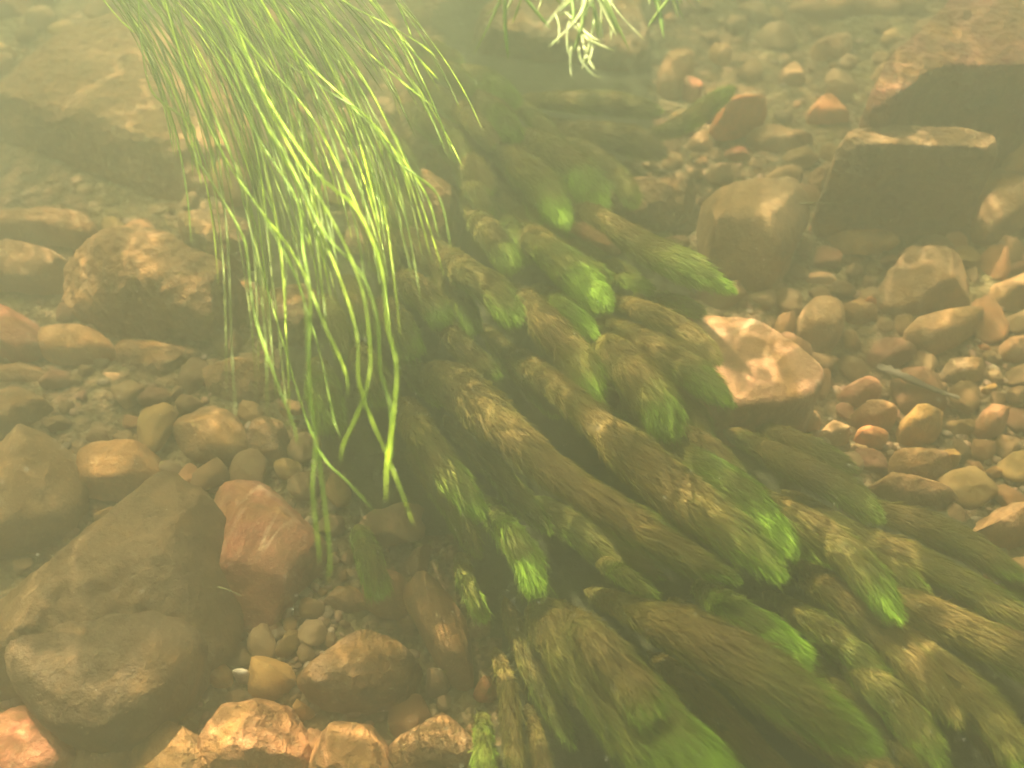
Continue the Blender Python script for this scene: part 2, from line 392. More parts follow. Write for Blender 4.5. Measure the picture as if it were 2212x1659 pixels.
st("round smooth ochre stone with a dark shadow beneath", [(93,762),(105,715),(150,697),(200,703),(232,735),(237,775),(200,798),(120,796)], H=.07, col=OCH, mat=M_CLEAN, amp=.03)
st("flat olive boulder half under the ridged brown boulder", [(-40,838),(90,832),(135,868),(110,892),(50,925),(0,985),(-40,1000)], H=.07, col=OLV)
st("ridged brown boulder between the flat olive boulder and the great mossy boulder", [(-40,1010),(45,930),(112,890),(158,905),(182,955),(178,1050),(120,1120),(60,1160),(-40,1200)], H=.11, col=OLV)
st("brown stone with an orange patch beside the ridged brown boulder", [(180,1010),(188,965),(250,945),(312,943),(345,968),(350,1010),(320,1060),(250,1078),(190,1082),(176,1040)], H=.075, col=OCH, mat=M_STONE)
st("flat oval brown stone left of the speckled oval stone", [(155,903),(215,882),(268,912),(276,935),(220,945),(170,930)], H=.03, col=OCH, mat=M_CLEAN)
st("speckled oval brown stone standing in the orange gravel", [(380,895),(412,855),(450,850),(490,870),(520,910),(520,975),(485,1010),(430,1005),(388,970)], H=.075, col=OLV, amp=.04)
st("angular stone with a pink lit face below the round ochre stone", [(217,817),(245,790),(283,830),(262,854)], H=.035, col=PAL, mat=M_CLEAN)
st("pinkish flat pebble below the angular lit stone", [(192,845),(215,838),(256,866),(240,880),(205,868)], H=.02, col=RED, mat=M_CLEAN)
st("small triangular tan pebble", [(144,866),(168,862),(185,850),(178,872),(160,887)], H=.018, col=PAL, mat=M_CLEAN)
st("dark mossy stone above the speckled oval stone", [(440,800),(480,762),(520,745),(570,745),(592,790),(590,860),(550,892),(500,862),(462,850)], H=.07, col=DRK, mat=M_ROUGH)
st("rough brown stone right of the speckled oval stone", [(540,900),(590,878),(615,920),(620,975),(590,1012),(540,990)], H=.06, col=DRK, mat=M_ROUGH)
st("small dark stone behind the rough brown stone", [(600,860),(640,850),(665,890),(650,930),(618,920)], H=.04, col=BRN)
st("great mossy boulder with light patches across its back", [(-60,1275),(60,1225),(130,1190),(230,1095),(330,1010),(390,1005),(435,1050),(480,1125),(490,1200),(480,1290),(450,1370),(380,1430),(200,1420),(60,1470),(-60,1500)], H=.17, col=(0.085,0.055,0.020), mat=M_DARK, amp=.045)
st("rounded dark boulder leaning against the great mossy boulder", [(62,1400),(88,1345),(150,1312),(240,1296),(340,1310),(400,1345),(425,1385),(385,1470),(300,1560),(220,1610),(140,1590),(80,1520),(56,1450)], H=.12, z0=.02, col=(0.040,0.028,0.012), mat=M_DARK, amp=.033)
st("reddish corner stone below the rounded dark boulder", [(-40,1510),(55,1495),(85,1520),(110,1570),(150,1610),(150,1700),(-40,1700)], H=.08, col=RED)
st("dark stone at the foot of the rounded dark boulder", [(150,1620),(230,1600),(300,1600),(310,1700),(140,1700)], H=.05, col=DRK)
st("red and pink streaked boulder right of the great mossy boulder", [(478,1090),(500,1040),(560,1008),(605,1020),(642,1060),(678,1135),(682,1180),(640,1240),(600,1290),(560,1340),(520,1400),(478,1420),(465,1350),(485,1200)], H=.10, col=RED, mat=M_GRANITE, amp=.04)
st("ochre stone with red sides in the bright gravel pocket", [(535,1455),(560,1412),(590,1393),(625,1420),(642,1455),(610,1495),(570,1515),(532,1490)], H=.055, col=YEL, mat=M_CLEAN, amp=.05)
st("glittering ochre stone left of the white pebble", [(440,1450),(455,1418),(490,1425),(503,1460),(485,1487),(450,1482)], H=.045, col=YEL, mat=M_CLEAN)
st("small white pebble between two ochre stones", [(505,1452),(518,1443),(537,1446),(540,1462),(525,1470),(508,1465)], H=.035, z0=.012, col=WHT, mat=M_CLEAN, amp=.02, name='pebble')
st("pale chip of stone at the right of the bright gravel pocket", [(603,1470),(622,1458),(638,1465),(625,1478),(607,1482)], H=.03, z0=.015, col=WHT, mat=M_CLEAN, name='pebble')
st("rough pitted brown boulder at the foot of the weed bank", [(642,1440),(665,1380),(710,1335),(780,1322),(842,1340),(882,1390),(904,1440),(896,1490),(860,1520),(800,1545),(720,1545),(660,1505)], H=.12, col=DRK, mat=M_ROUGH, amp=.07)
st("pitted orange brown rock crossing the lower edge beside yellow weed", [(860,1565),(900,1528),(960,1520),(1035,1545),(1060,1600),(1050,1700),(850,1700)], H=.11, col=BRN, mat=M_ROUGH, amp=.08)
st("long dark wedge stone with a bright orange edge", [(862,1235),(915,1212),(960,1250),(1000,1330),(1030,1425),(1022,1475),(985,1500),(950,1440),(915,1350)], H=.10, col=BRN, amp=.04)
st("upright oval dark stone left of the wedge stone's tip", [(910,1455),(935,1425),(965,1440),(974,1480),(950,1512),(915,1502)], H=.05, col=DRK, mat=M_CLEAN)
st("round reddish dark stone at the wedge stone's tip", [(1020,1490),(1035,1460),(1065,1455),(1078,1490),(1062,1520),(1030,1520)], H=.05, col=RED, mat=M_STONE)
st("rough ochre rock on the lower edge left of three rough rocks", [(290,1610),(330,1562),(370,1532),(428,1535),(448,1575),(440,1700),(285,1700)], H=.09, col=OCH, mat=M_ROUGH, amp=.08)
st("rough reddish rock in the middle of the lower left edge", [(442,1570),(480,1522),(560,1502),(628,1512),(658,1560),(650,1700),(440,1700)], H=.09, col=(0.36,0.17,0.08), mat=M_ROUGH, amp=.08)
st("rough brown rock below the pitted boulder", [(655,1580),(720,1548),(800,1548),(858,1575),(862,1700),(650,1700)], H=.09, col=(0.32,0.16,0.07), mat=M_ROUGH, amp=.08)
st("small ochre pebble against the pitted boulder", [(632,1525),(645,1510),(668,1512),(674,1530),(655,1545),(636,1540)], H=.04, z0=.02, col=YEL, mat=M_CLEAN, name='pebble')
st("flat slab of brown stone under the wedge stone", [(760,1250),(830,1215),(880,1235),(900,1300),(870,1345),(790,1320)], H=.05, col=BRN)
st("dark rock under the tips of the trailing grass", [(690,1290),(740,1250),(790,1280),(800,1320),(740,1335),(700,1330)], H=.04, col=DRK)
st("low silty brown boulder in front of the huge silty boulder", [(-40,440),(100,432),(210,452),(255,485),(180,535),(90,512),(-40,512)], H=.06, col=BRN)
st("dim brown boulder beside the trailing grass, above the wide lumpy one", [(385,450),(470,425),(540,480),(560,560),(500,590),(420,545)], H=.07, col=DRK, mat=M_ROUGH)
st("dark rough boulder seen between grass blades", [(560,600),(640,585),(690,640),(670,730),(610,765),(550,700)], H=.07, col=DRK, mat=M_ROUGH)
st("flat brown stone between the round ochre stone and the ridged boulder", [(-30,790),(60,775),(110,805),(150,840),(60,842),(-30,835)], H=.04, col=BRN)
st("low dark boulder under the wide lumpy boulder's hollow", [(245,735),(330,725),(430,745),(430,800),(360,840),(280,810)], H=.05, col=DRK, mat=M_ROUGH)
st("silty brown boulder left of the trailing grass, above the hollow", [(420,280),(470,260),(520,340),(530,420),(480,430),(430,380)], H=.06, col=BRN)
# weed bank base and middle
st("rough pale tan rock among the upper weed strands", [(868,420),(905,370),(960,350),(1000,385),(1000,450),(985,510),(950,560),(905,530),(870,480)], H=.13, col=PAL, mat=M_ROUGH, amp=.08)
st("tall rock buried under the upper weed strands", [(860,140),(960,150),(1080,260),(1180,400),(1150,500),(1040,520),(960,420),(880,300)], H=.11, col=DRK, mat=M_ROUGH)
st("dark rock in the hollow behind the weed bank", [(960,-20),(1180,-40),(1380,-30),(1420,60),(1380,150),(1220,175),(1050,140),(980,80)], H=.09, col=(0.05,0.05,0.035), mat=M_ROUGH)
st("reddish stone showing between weed strands near the hollow", [(1180,470),(1250,480),(1330,520),(1370,560),(1330,580),(1240,540)], H=.07, col=RED)
# right half
st("huge dark red slab in the far corner", [(1868,225),(1900,165),(1932,130),(1975,90),(2050,10),(2110,-40),(2300,-40),(2300,180),(2140,165),(2000,175),(1930,240)], H=.22, kind='block', col=(0.17,0.055,0.045), mat=M_ROUGH, amp=.035, crisp=1)
st("flat topped block with a sheer dark front face", [(1800,318),(1830,296),(1900,290),(2000,292),(2110,298),(2160,318),(2150,345),(2090,340),(1940,336),(1815,340)], H=.17, kind='block', col=GRY, mat=M_ROUGH, amp=.03)
st("upright pale stone leaning on the flat topped block's right end", [(2095,350),(2150,332),(2230,400),(2240,520),(2170,545),(2115,520),(2095,440)], H=.12, col=PAL, amp=.04)
st("small yellow stone at the right edge beside the flat topped block", [(2163,355),(2180,310),(2240,300),(2240,405),(2195,408)], H=.14, z0=.04, col=YEL, mat=M_CLEAN)
st("orange stone lit in a bright ring", [(1745,215),(1775,195),(1820,205),(1845,225),(1838,248),(1800,258),(1760,250)], H=.06, z0=.02, col=ORA, mat=M_CLEAN)
st("curved tan stone with a bright lower rim", [(1527,97),(1555,88),(1580,100),(1588,125),(1578,150),(1550,125)], H=.06, col=PAL, mat=M_CLEAN)
st("pale triangular boulder near the red slab", [(1742,125),(1760,85),(1800,57),(1835,85),(1848,125),(1790,132)], H=.10, col=PAL)
st("long brown boulder at the top edge", [(1700,20),(1760,-15),(1850,-20),(1950,-25),(1990,30),(1930,48),(1820,45),(1740,50)], H=.10, col=GRY)
st("small upright pebble at the red slab's left end", [(1878,175),(1888,130),(1910,128),(1914,150),(1900,188)], H=.05, col=PAL, mat=M_CLEAN)
st("long orange tan stone like a log above a dark gap", [(1527,262),(1570,222),(1620,198),(1660,196),(1655,212),(1610,228),(1560,265)], H=.05, z0=.05, col=ORA, mat=M_CLEAN)
st("broad tan stone behind the big rounded boulder", [(1615,290),(1640,264),(1700,268),(1775,285),(1770,315),(1710,335),(1640,325)], H=.09, col=PAL)
st("pinkish rounded stone beside the big rounded boulder", [(1557,328),(1590,312),(1622,325),(1630,350),(1600,362),(1566,350)], H=.05, col=RED)
st("tan stone near the horizontal weed strand", [(1480,300),(1510,272),(1550,300),(1556,335),(1520,345),(1486,330)], H=.06, col=BRN)
st("big rounded tan boulder in front of the flat topped block", [(1488,415),(1520,372),(1575,353),(1632,368),(1668,354),(1692,382),(1726,445),(1716,520),(1702,590),(1690,632),(1640,622),(1570,580),(1500,520)], H=.20, col=(0.28,0.20,0.11), amp=.05)
st("dark mossy boulder left of the big rounded boulder", [(1330,405),(1380,355),(1455,345),(1492,385),(1490,480),(1400,512),(1325,480)], H=.10, col=DRK, mat=M_ROUGH)
st("lumpy yellowish stone below the flat topped block", [(1780,510),(1810,488),(1880,480),(1932,500),(1936,535),(1900,562),(1830,560),(1785,542)], H=.07, col=YEL, mat=M_STONE)
st("bright orange pebble left of the lumpy yellowish stone", [(1738,505),(1748,478),(1775,474),(1784,492),(1765,512)], H=.04, z0=.01, col=ORA, mat=M_CLEAN, name='pebble')
st("rough upright stone between two boulders", [(1745,360),(1780,325),(1815,345),(1810,400),(1780,440),(1748,430)], H=.10, col=BRN, mat=M_ROUGH)
st("large pointed grey brown boulder above the pentagon stone", [(1903,650),(1922,565),(1968,520),(2012,508),(2075,570),(2137,640),(2112,692),(2045,665),(1975,690)], H=.13, col=GRY, amp=.05)
st("broad tan boulder at the right edge above the pentagon stone", [(2140,610),(2170,580),(2240,570),(2240,690),(2170,695),(2140,660)], H=.10, col=PAL)
st("five sided speckled stone", [(1958,708),(2008,675),(2060,661),(2112,656),(2102,700),(2066,746),(2022,769),(1972,748)], H=.075, col=PAL, amp=.03)
st("pink veined angular block beside the weed bank", [(1472,692),(1500,690),(1640,703),(1668,725),(1740,768),(1788,806),(1766,850),(1735,870),(1670,873),(1572,880),(1540,840),(1478,765)], H=.10, kind='block', col=(0.30,0.17,0.11), mat=M_GRANITE, amp=.022, tilt=(0,0.08))
st("narrow standing stone left of the egg shaped stone", [(1675,735),(1680,662),(1705,640),(1718,650),(1717,740),(1690,750)], H=.07, col=BRN, mat=M_CLEAN)
st("egg shaped tan stone standing above the pink block", [(1722,692),(1738,648),(1768,630),(1800,648),(1820,700),(1816,738),(1782,760),(1738,738)], H=.08, col=PAL, amp=.03)
st("brown stone with an orange ridge right of the egg shaped stone", [(1808,655),(1830,637),(1870,642),(1898,665),(1898,695),(1850,700)], H=.055, col=OCH)
st("tan wedge stone above the egg shaped stone", [(1728,610),(1750,585),(1780,582),(1812,605),(1808,632),(1770,625)], H=.05, col=PAL)
st("thin orange pebble above the ridge stone", [(1866,643),(1872,637),(1897,640),(1898,648),(1880,649)], H=.055, z0=.03, col=ORA, mat=M_CLEAN, name='pebble')
st("flat orange pebble below the flat topped block's shadow", [(1848,580),(1862,567),(1890,565),(1902,574),(1885,590),(1858,590)], H=.03, col=ORA, mat=M_CLEAN, name='pebble')
st("flat grey stone right of the sunken twig", [(2022,788),(2050,770),(2110,768),(2150,785),(2145,815),(2090,828),(2050,815)], H=.04, col=GRY)
st("long orange pebble beside a round one", [(2098,736),(2110,732),(2150,765),(2145,773),(2120,765)], H=.025, col=ORA, mat=M_CLEAN, name='pebble')
st("round pinkish pebble left of the long orange pebble", [(2080,755),(2088,743),(2104,745),(2108,760),(2092,765)], H=.022, col=RED, mat=M_CLEAN, name='pebble')
st("broad orange tan stone at the right edge", [(2150,745),(2175,720),(2240,708),(2240,795),(2175,785)], H=.07, col=(0.40,0.23,0.12))
st("flat pale stone below the pink block", [(1655,915),(1680,885),(1730,878),(1775,888),(1778,920),(1740,935),(1690,932)], H=.045, col=PAL, mat=M_CLEAN)
st("flat tan stone touching the flat pale stone", [(1764,935),(1785,900),(1820,908),(1846,935),(1835,955),(1790,957)], H=.04, col=PAL, mat=M_CLEAN)
st("smooth orange oval stone in the pale gravel", [(1847,930),(1866,916),(1900,928),(1920,950),(1910,966),(1870,955)], H=.04, col=ORA, mat=M_CLEAN, amp=.03)
st("broad brown stone above the smooth orange oval stone", [(1828,888),(1850,865),(1900,858),(1935,880),(1937,915),(1900,925),(1850,905)], H=.05, col=BRN, mat=M_CLEAN)
st("round yellow stone with a rough crown", [(1948,890),(1960,865),(2000,865),(2038,885),(2040,935),(2005,950),(1960,940)], H=.06, col=YEL, mat=M_STONE)
st("flat reddish stone below the sunken twig's thick end", [(1808,850),(1850,805),(1885,810),(1905,840),(1895,868),(1850,870)], H=.035, col=RED, mat=M_CLEAN)
st("tan pebble below the orange oval stone", [(1836,965),(1848,955),(1872,960),(1870,975),(1848,978)], H=.03, col=PAL, mat=M_CLEAN, name='pebble')
st("tall reddish tan stone near the right edge", [(2108,905),(2120,868),(2150,865),(2182,890),(2178,930),(2140,948)], H=.07, col=(0.38,0.20,0.11), mat=M_CLEAN)
st("small yellow stone above the tall reddish tan stone", [(2120,845),(2128,826),(2150,824),(2158,840),(2140,857)], H=.04, col=YEL, mat=M_CLEAN)
st("bright yellow orange pebble with a pitted face", [(2027,985),(2035,967),(2062,970),(2080,988),(2070,1002),(2042,998)], H=.035, col=YEL, mat=M_CLEAN, name='pebble')
st("broad low brown boulder below the orange oval stone", [(1925,960),(1960,945),(2010,960),(2060,1000),(2070,1030),(2000,1040),(1940,1010)], H=.05, col=BRN)
st("oval tan pebble below the pitted yellow pebble", [(2125,1010),(2150,1005),(2172,1018),(2165,1030),(2135,1028)], H=.02, col=OCH, mat=M_CLEAN, name='pebble')
st("low brown boulder beside the far weed tips", [(1850,1025),(1900,1010),(2000,1045),(2080,1060),(2100,1090),(2020,1100),(1920,1080)], H=.05, col=BRN)
st("orange tan boulder at the right edge above the longest far strands", [(2080,1110),(2140,1085),(2240,1080),(2240,1190),(2170,1185),(2100,1150)], H=.06, col=(0.36,0.22,0.12))
st("tan boulder under the right edge between two weed strands", [(2120,1225),(2180,1195),(2240,1190),(2240,1290),(2180,1275)], H=.06, col=PAL)
st("flat tan stone between the log stone and the tan triangular boulder", [(1680,150),(1720,120),(1740,150),(1735,185),(1695,190)], H=.05, col=PAL)
st("small lit pinkish rock standing by the hollow's edge", [(1476,175),(1485,152),(1515,160),(1520,198),(1490,203)], H=.06, z0=.02, col=RED, mat=M_CLEAN)
st("upright tan stone by the hollow's right edge", [(1420,140),(1450,85),(1490,100),(1495,160),(1470,215),(1430,200)], H=.10, col=BRN)

# ------------------------------------------------------------------ weed strands
def catmull(P, n):
    P = np.asarray(P, float); m = len(P)
    Q = np.vstack([2 * P[0] - P[1], P, 2 * P[-1] - P[-2]])
    u = np.linspace(0, m - 1 - 1e-6, n); i = u.astype(int); f = (u - i)[:, None]
    a, b, c, d = Q[i], Q[i + 1], Q[i + 2], Q[i + 3]
    return 0.5 * (2 * b + (c - a) * f + (2 * a - 5 * b + 4 * c - d) * f ** 2 + (3 * b - a - 3 * c + d) * f ** 3)
def ribbons(name, P, Wd, uv, mat, parent, loc, taper=True):
    """P (N,K,3) lines, Wd (N,K,3) half width vectors -> one mesh of ribbons"""
    N, K, _ = P.shape
    V = np.stack([P - Wd, P + Wd], 2).reshape(N * K * 2, 3)
    a = (np.arange(N)[:, None] * K * 2 + np.arange(K - 1)[None, :] * 2).ravel()
    F = np.stack([a, a + 1, a + 3, a + 2], 1)
    UV = np.repeat(uv.reshape(N * K, 2), 2, 0)
    return mesh_obj(name, V, F, mat, parent, loc, uv=UV)

FIL_DENSITY = 1.0
def strand(label, path, hw, z, green=0.25, gmax=1.0, base_g=0.0, length=1.0, light=0.5, seed=None):
    """a trailing water weed furred with filamentous algae; path root -> tip as read in the photo, hw half widths, z heights"""
    path = np.asarray(path, float); m = len(path)
    hw = np.interp(np.linspace(0, 1, m), np.linspace(0, 1, len(hw)), hw) if len(hw) != m else np.asarray(hw, float)
    zz = np.interp(np.linspace(0, 1, m), np.linspace(0, 1, len(z)), z)
    zz = zz * np.clip(0.35 + np.linspace(0, 1, m) * 2.6, 0, 1)
    C3 = np.array([at(p[0], p[1], q) for p, q in zip(path, zz)])
    rad = np.array([h * 0.75 * PXM * depth_of(p[0], p[1], q) for h, p, q in zip(hw, path, zz)])
    rs = np.random.RandomState(int(abs(path[0, 0] * 7 + path[0, 1] * 13 + path[-1, 0])) % 99991)
    K = 60; C = catmull(C3, K); r = np.clip(catmull(rad[:, None], K)[:, 0], 0.003, None)
    s = np.linspace(0, 1, K)
    seg = np.linalg.norm(np.diff(C, axis=0), axis=1); L = seg.sum()
    # meander a little and lump the girth
    r = r * (1 + 0.12 * pn(np.stack([s * L * 22, np.full(K, seedv := rs.rand() * 50), s * 0], 1)) * 2)
    endr = np.clip(np.minimum(s / 0.06, 1), 0.25, 1) * np.clip(((1 - s) / 0.16), 0, 1) ** 0.55
    r = r * endr
    T = np.gradient(C, axis=0); T /= np.linalg.norm(T, axis=1)[:, None]
    up = np.array([0, 0, 1.0]); B = np.cross(T, up); B /= np.linalg.norm(B, axis=1)[:, None]; Nn = np.cross(B, T)
    root = C[0].copy(); loc = (float(root[0]), float(root[1]), 0.0)
    th = thing("weed_strand", loc, label, "water weed", "algae covered weed strands trailing downstream")
    # core
    M_ = 18; ang = np.linspace(0, 2 * np.pi, M_, endpoint=False)
    rr = r[:, None] * 0.80 * np.ones(M_)[None, :]
    ringp = C[:, None, :] + rr[:, :, None] * (np.cos(ang)[None, :, None] * B[:, None, :] + 0.82 * np.sin(ang)[None, :, None] * Nn[:, None, :])
    flat = ringp.reshape(-1, 3); dirs = flat - np.repeat(C, M_, 0)
    flat = flat + dirs * (0.45 * fbm(flat * 60 + seedv, 3))[:, None]
    a = (np.arange(K - 1)[:, None] * M_ + np.arange(M_)[None, :]).ravel(); b = (np.arange(K - 1)[:, None] * M_ + (np.arange(M_)[None, :] + 1) % M_).ravel()
    green_ = green; green = min(1.0, 0.18 + green * 1.3); base_g = base_g + 0.12; gmax = min(gmax, 1.0)
    def greenness(sv, P):
        g = base_g + gmax * np.clip((sv - (1 - green)) / (green + 1e-6), 0, 1) ** 1.4
        return g + 0.34 * fbm(P * 28 + 3.3, 2) * (0.4 + min(1, green * 2))
    cg = greenness(np.repeat(s, M_), flat)
    split = (np.repeat(s, M_)[a] < 2)
    mesh_obj("stem", flat, np.stack([a, b, b + M_, a + M_], 1), M_FIL, th, (0, 0, 0), uv=np.stack([np.clip(cg, 0.02, 0.98), np.full(len(cg), 0.12)], 1)).location = (-loc[0], -loc[1], -loc[2])
    # filaments
    area = 2 * np.pi * (r * 0.9 * L / K).sum()
    N = int(min(19000, max(900, area * 3.8e5 * FIL_DENSITY)))
    wgt = r + 0.15 * r.max(); cdf = np.cumsum(wgt); cdf /= cdf[-1]
    us = rs.rand(N); sv = np.interp(us, np.concatenate([[0], cdf]), np.linspace(0, 1, K + 1))
    # filaments grow from clumps, so the coat falls in tiers and tufts
    nc = max(40, N // 26); cs = np.interp(rs.rand(nc), np.concatenate([[0], cdf]), np.linspace(0, 1, K + 1)); ct = rs.rand(nc) * 2 * np.pi
    ci = rs.randint(0, nc, N)
    loose = rs.rand(N) < 0.45
    rI = np.interp(cs[ci], s, r) + 1e-4
    spread = 0.013
    sv = np.where(loose, sv, np.clip(cs[ci] + rs.normal(size=N) * spread / L, 0, 0.995))
    th_ = np.where(loose, rs.rand(N) * 2 * np.pi, ct[ci] + rs.normal(size=N) * spread / rI)
    def samp(A, x): return np.stack([np.interp(x, s, A[:, k]) for k in range(3)], 1)
    cC, cT, cB, cN = samp(C, sv), samp(T, sv), samp(B, sv), samp(Nn, sv); cr = np.interp(sv, s, r)
    rad_ = np.cos(th_)[:, None] * cB + 0.85 * np.sin(th_)[:, None] * cN
    P0 = cC + rad_ * (cr * 0.80)[:, None]
    clift = 0.14 + 0.26 * rs.rand(nc); cside = rs.normal(size=nc) * 0.18; clen = 0.7 + 0.7 * rs.rand(nc)
    lift = np.where(loose, 0.12 + 0.30 * rs.rand(N), clift[ci] + 0.06 * rs.normal(size=N))
    tang = np.cross(cT, rad_)
    side = np.where(loose, rs.normal(size=N) * 0.35, cside[ci] + 0.10 * rs.normal(size=N))
    ln = 0.020 * length * np.where(loose, 0.6 + 0.8 * rs.rand(N), clen[ci] * (0.75 + 0.5 * rs.rand(N))) * (0.55 + 0.45 * np.clip(cr / 0.02, 0.3, 1.4))
    rem = (1 - sv) * L + 0.6 * cr
    ln = np.minimum(ln, np.maximum(rem * 1.0, 0.012))
    D = cT + rad_ * lift[:, None] + tang * side[:, None]; D /= np.linalg.norm(D, axis=1)[:, None]
    K2 = 5; u = np.linspace(0, 1, K2)[None, :, None]
    wav = rs.normal(size=(N, 3)) * 0.10
    line = P0[:, None, :] + ln[:, None, None] * (D[:, None, :] * u - (rad_ * (0.35 * lift + 0.06)[:, None])[:, None, :] * u ** 2 - np.array([0, 0, 0.10]) * u ** 2 + wav[:, None, :] * u ** 2 * (1 - 0.3 * u))
    wd = np.cross(D, rad_ + 0.6 * rs.normal(size=(N, 3))); wd /= np.linalg.norm(wd, axis=1)[:, None]
    W = wd[:, None, :] * (0.00030 * np.array([1, 1, 0.9, 0.7, 0.15]))[None, :, None] * (0.8 + 0.5 * rs.rand(N))[:, None, None]
    gg = greenness(sv, P0) + 0.08 * rs.normal(size=N) + 0.42 * (0.55 - rad_[:, 2])      # silt settles on the upper side, the flanks stay green
    ccol = rs.normal(size=nc) * 0.10
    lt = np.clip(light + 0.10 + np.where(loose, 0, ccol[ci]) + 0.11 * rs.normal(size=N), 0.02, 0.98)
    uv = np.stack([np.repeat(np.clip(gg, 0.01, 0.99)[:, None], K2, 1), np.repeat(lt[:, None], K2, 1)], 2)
    tipm = (sv + 0.04 * rs.normal(size=N)) > 1 - green * 0.6
    l3 = (0, 0, 0)
    for nm, mk in (("algae_coat", ~tipm), ("growing_tip", tipm)):
        if mk.sum() < 30: continue
        o = ribbons(nm, line[mk], W[mk], uv[mk], M_FIL, th, l3); o.location = (-loc[0], -loc[1], -loc[2])
        if nm == "growing_tip": o['label'] = "fresh green tip of the strand"
    return th
S = strand
# z: height of the strand's axis above the bed
S("brown strand ending in a bright green tip, lone in front of the longest brown strand", [(870,865),(905,930),(965,1015),(1035,1105)], [42,48,46,32], (.16,.19), .42)
S("bright green tipped strand hanging below the brown strand in the middle", [(1035,1075),(1090,1140),(1130,1200),(1155,1268)], [30,40,36,16], (.15,.16), .75, base_g=.35, length=1.3)
S("longest woolly brown strand, bare of green until its end", [(905,790),(990,835),(1080,915),(1180,1005),(1310,1095),(1450,1185),(1582,1248)], [40,72,60,50,48,46,22], (.19,.22,.23,.20), .10, gmax=.75, length=1.1)
S("thick tufted brown strand running to a vivid green tip beside the longest strand", [(1075,750),(1140,790),(1230,860),(1340,960),(1460,1060),(1590,1155),(1680,1238)], [28,40,42,68,74,58,28], (.15,.19,.19), .16, length=1.2)
S("broad green strand lying along the far side of the thick tufted strand", [(1370,920),(1480,985),(1610,1080),(1708,1195)], [30,50,62,38], (.13,.16), .6, base_g=.28)
S("short tufted brown strand with a lime green end, left of the big tufted mound", [(1110,620),(1160,680),(1215,740),(1255,790),(1278,848)], [34,48,50,42,26], (.16,.17), .30, length=1.3)
S("narrow green strand tucked behind the short tufted brown strand", [(1150,620),(1215,655),(1278,720)], [20,34,20], (.14,.15), .65, base_g=.25)
S("domed brown strand with a green shoulder, pointing at the pink veined block's lower corner", [(1265,715),(1330,770),(1400,845),(1450,930)], [40,62,62,38], (.14,.17), .38, length=1.2)
S("stubby strand with a round lime green end near the trailing grass tips", [(845,590),(890,620),(925,650),(955,690)], [34,46,42,28], (.15,.16), .40)
S("brown strand whose end is a round bright green brush", [(930,530),(1000,585),(1060,625),(1112,690)], [36,50,48,36], (.17,.18), .34)
S("small green strand between the round brush and the stubby strand", [(950,605),(995,645),(1022,705)], [22,30,22], (.13,.14), .55, base_g=.15)
S("short strand with the brightest yellow green knob, beside the longest grass blades", [(825,650),(860,695),(888,755)], [34,42,32], (.15,.16), .45)
S("thin brown pointed strand above the longest brown strand", [(925,665),(980,730),(1030,775),(1068,805)], [22,34,26,12], (.15,.16), .22)
S("little green strand beneath the thin brown pointed strand", [(945,690),(985,720),(1010,755)], [20,30,20], (.12,.12), .6, base_g=.3)
S("grey brown strand with a green end crossed by grass blades", [(760,745),(795,790),(825,858)], [34,46,34], (.12,.13), .5)
S("pale green tuft seen through the longest grass blades", [(680,780),(700,850),(716,910)], [40,50,34], (.09,.10), .7, base_g=.2)
S("dark green strand hanging over the stones under the grass tips", [(775,1140),(795,1200),(818,1275)], [30,40,28], (.09,.08), .8, base_g=.35, gmax=.6)
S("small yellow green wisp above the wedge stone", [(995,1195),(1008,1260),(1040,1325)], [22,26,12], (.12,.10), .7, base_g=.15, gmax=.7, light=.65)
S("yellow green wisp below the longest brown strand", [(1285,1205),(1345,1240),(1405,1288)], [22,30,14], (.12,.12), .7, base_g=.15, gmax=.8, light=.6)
S("massive woolly strand leaving by the lower edge, green along its lower half", [(1150,1300),(1215,1370),(1290,1450),(1370,1540),(1450,1620),(1540,1720)], [46,92,112,120,120,100], (.15,.17), .50, base_g=.08, length=1.3)
S("smaller woolly crest joined to the massive strand's upper end", [(1205,1315),(1270,1370),(1340,1450),(1400,1530)], [24,56,62,40], (.19,.20), .15, base_g=.02, length=1.3)
S("long arching brown strand ending green near the lower edge", [(1265,1275),(1360,1315),(1480,1365),(1600,1430),(1740,1520),(1885,1615)], [24,44,76,84,76,34], (.15,.20,.18), .30, length=1.3)
S("fat green strand just beyond the arching brown strand", [(1505,1260),(1570,1310),(1650,1365),(1732,1428)], [30,52,54,26], (.15,.16), .62, base_g=.30, length=1.2)
S("long brown and green strand ending above the tangle, second from the far edge", [(1590,1045),(1690,1105),(1790,1165),(1870,1240),(1935,1330)], [34,50,56,54,26], (.14,.16), .38, base_g=.08)
S("short brown strand with a dim green tip behind the broad green strand", [(1445,910),(1510,960),(1560,1005),(1602,1055)], [30,44,40,26], (.13,.14), .35)
S("smooth dark olive strand near the far pebbles", [(1560,925),(1690,990),(1800,1045),(1895,1115)], [24,44,48,24], (.11,.12), .35, gmax=.6, base_g=.1, light=.35)
S("thin olive strand along the edge of the pebbles", [(1620,915),(1730,955),(1840,1010)], [18,32,18], (.09,.09), .35, gmax=.6, base_g=.1, light=.35)
S("farthest long olive strand on the right, its green tip over the bed", [(1800,1085),(1940,1115),(2070,1165),(2198,1242)], [24,42,44,22], (.10,.10), .25, gmax=.7, base_g=.08, light=.4)
S("brown strand under the farthest long olive strand", [(1760,1120),(1890,1175),(2030,1235),(2240,1350)], [28,48,50,40], (.10,.11), .3, gmax=.5, base_g=.1)
S("brown tufted strand leaving by the right edge", [(1860,1240),(1980,1310),(2100,1370),(2260,1460)], [34,54,58,50], (.11,.12), .2, gmax=.5)
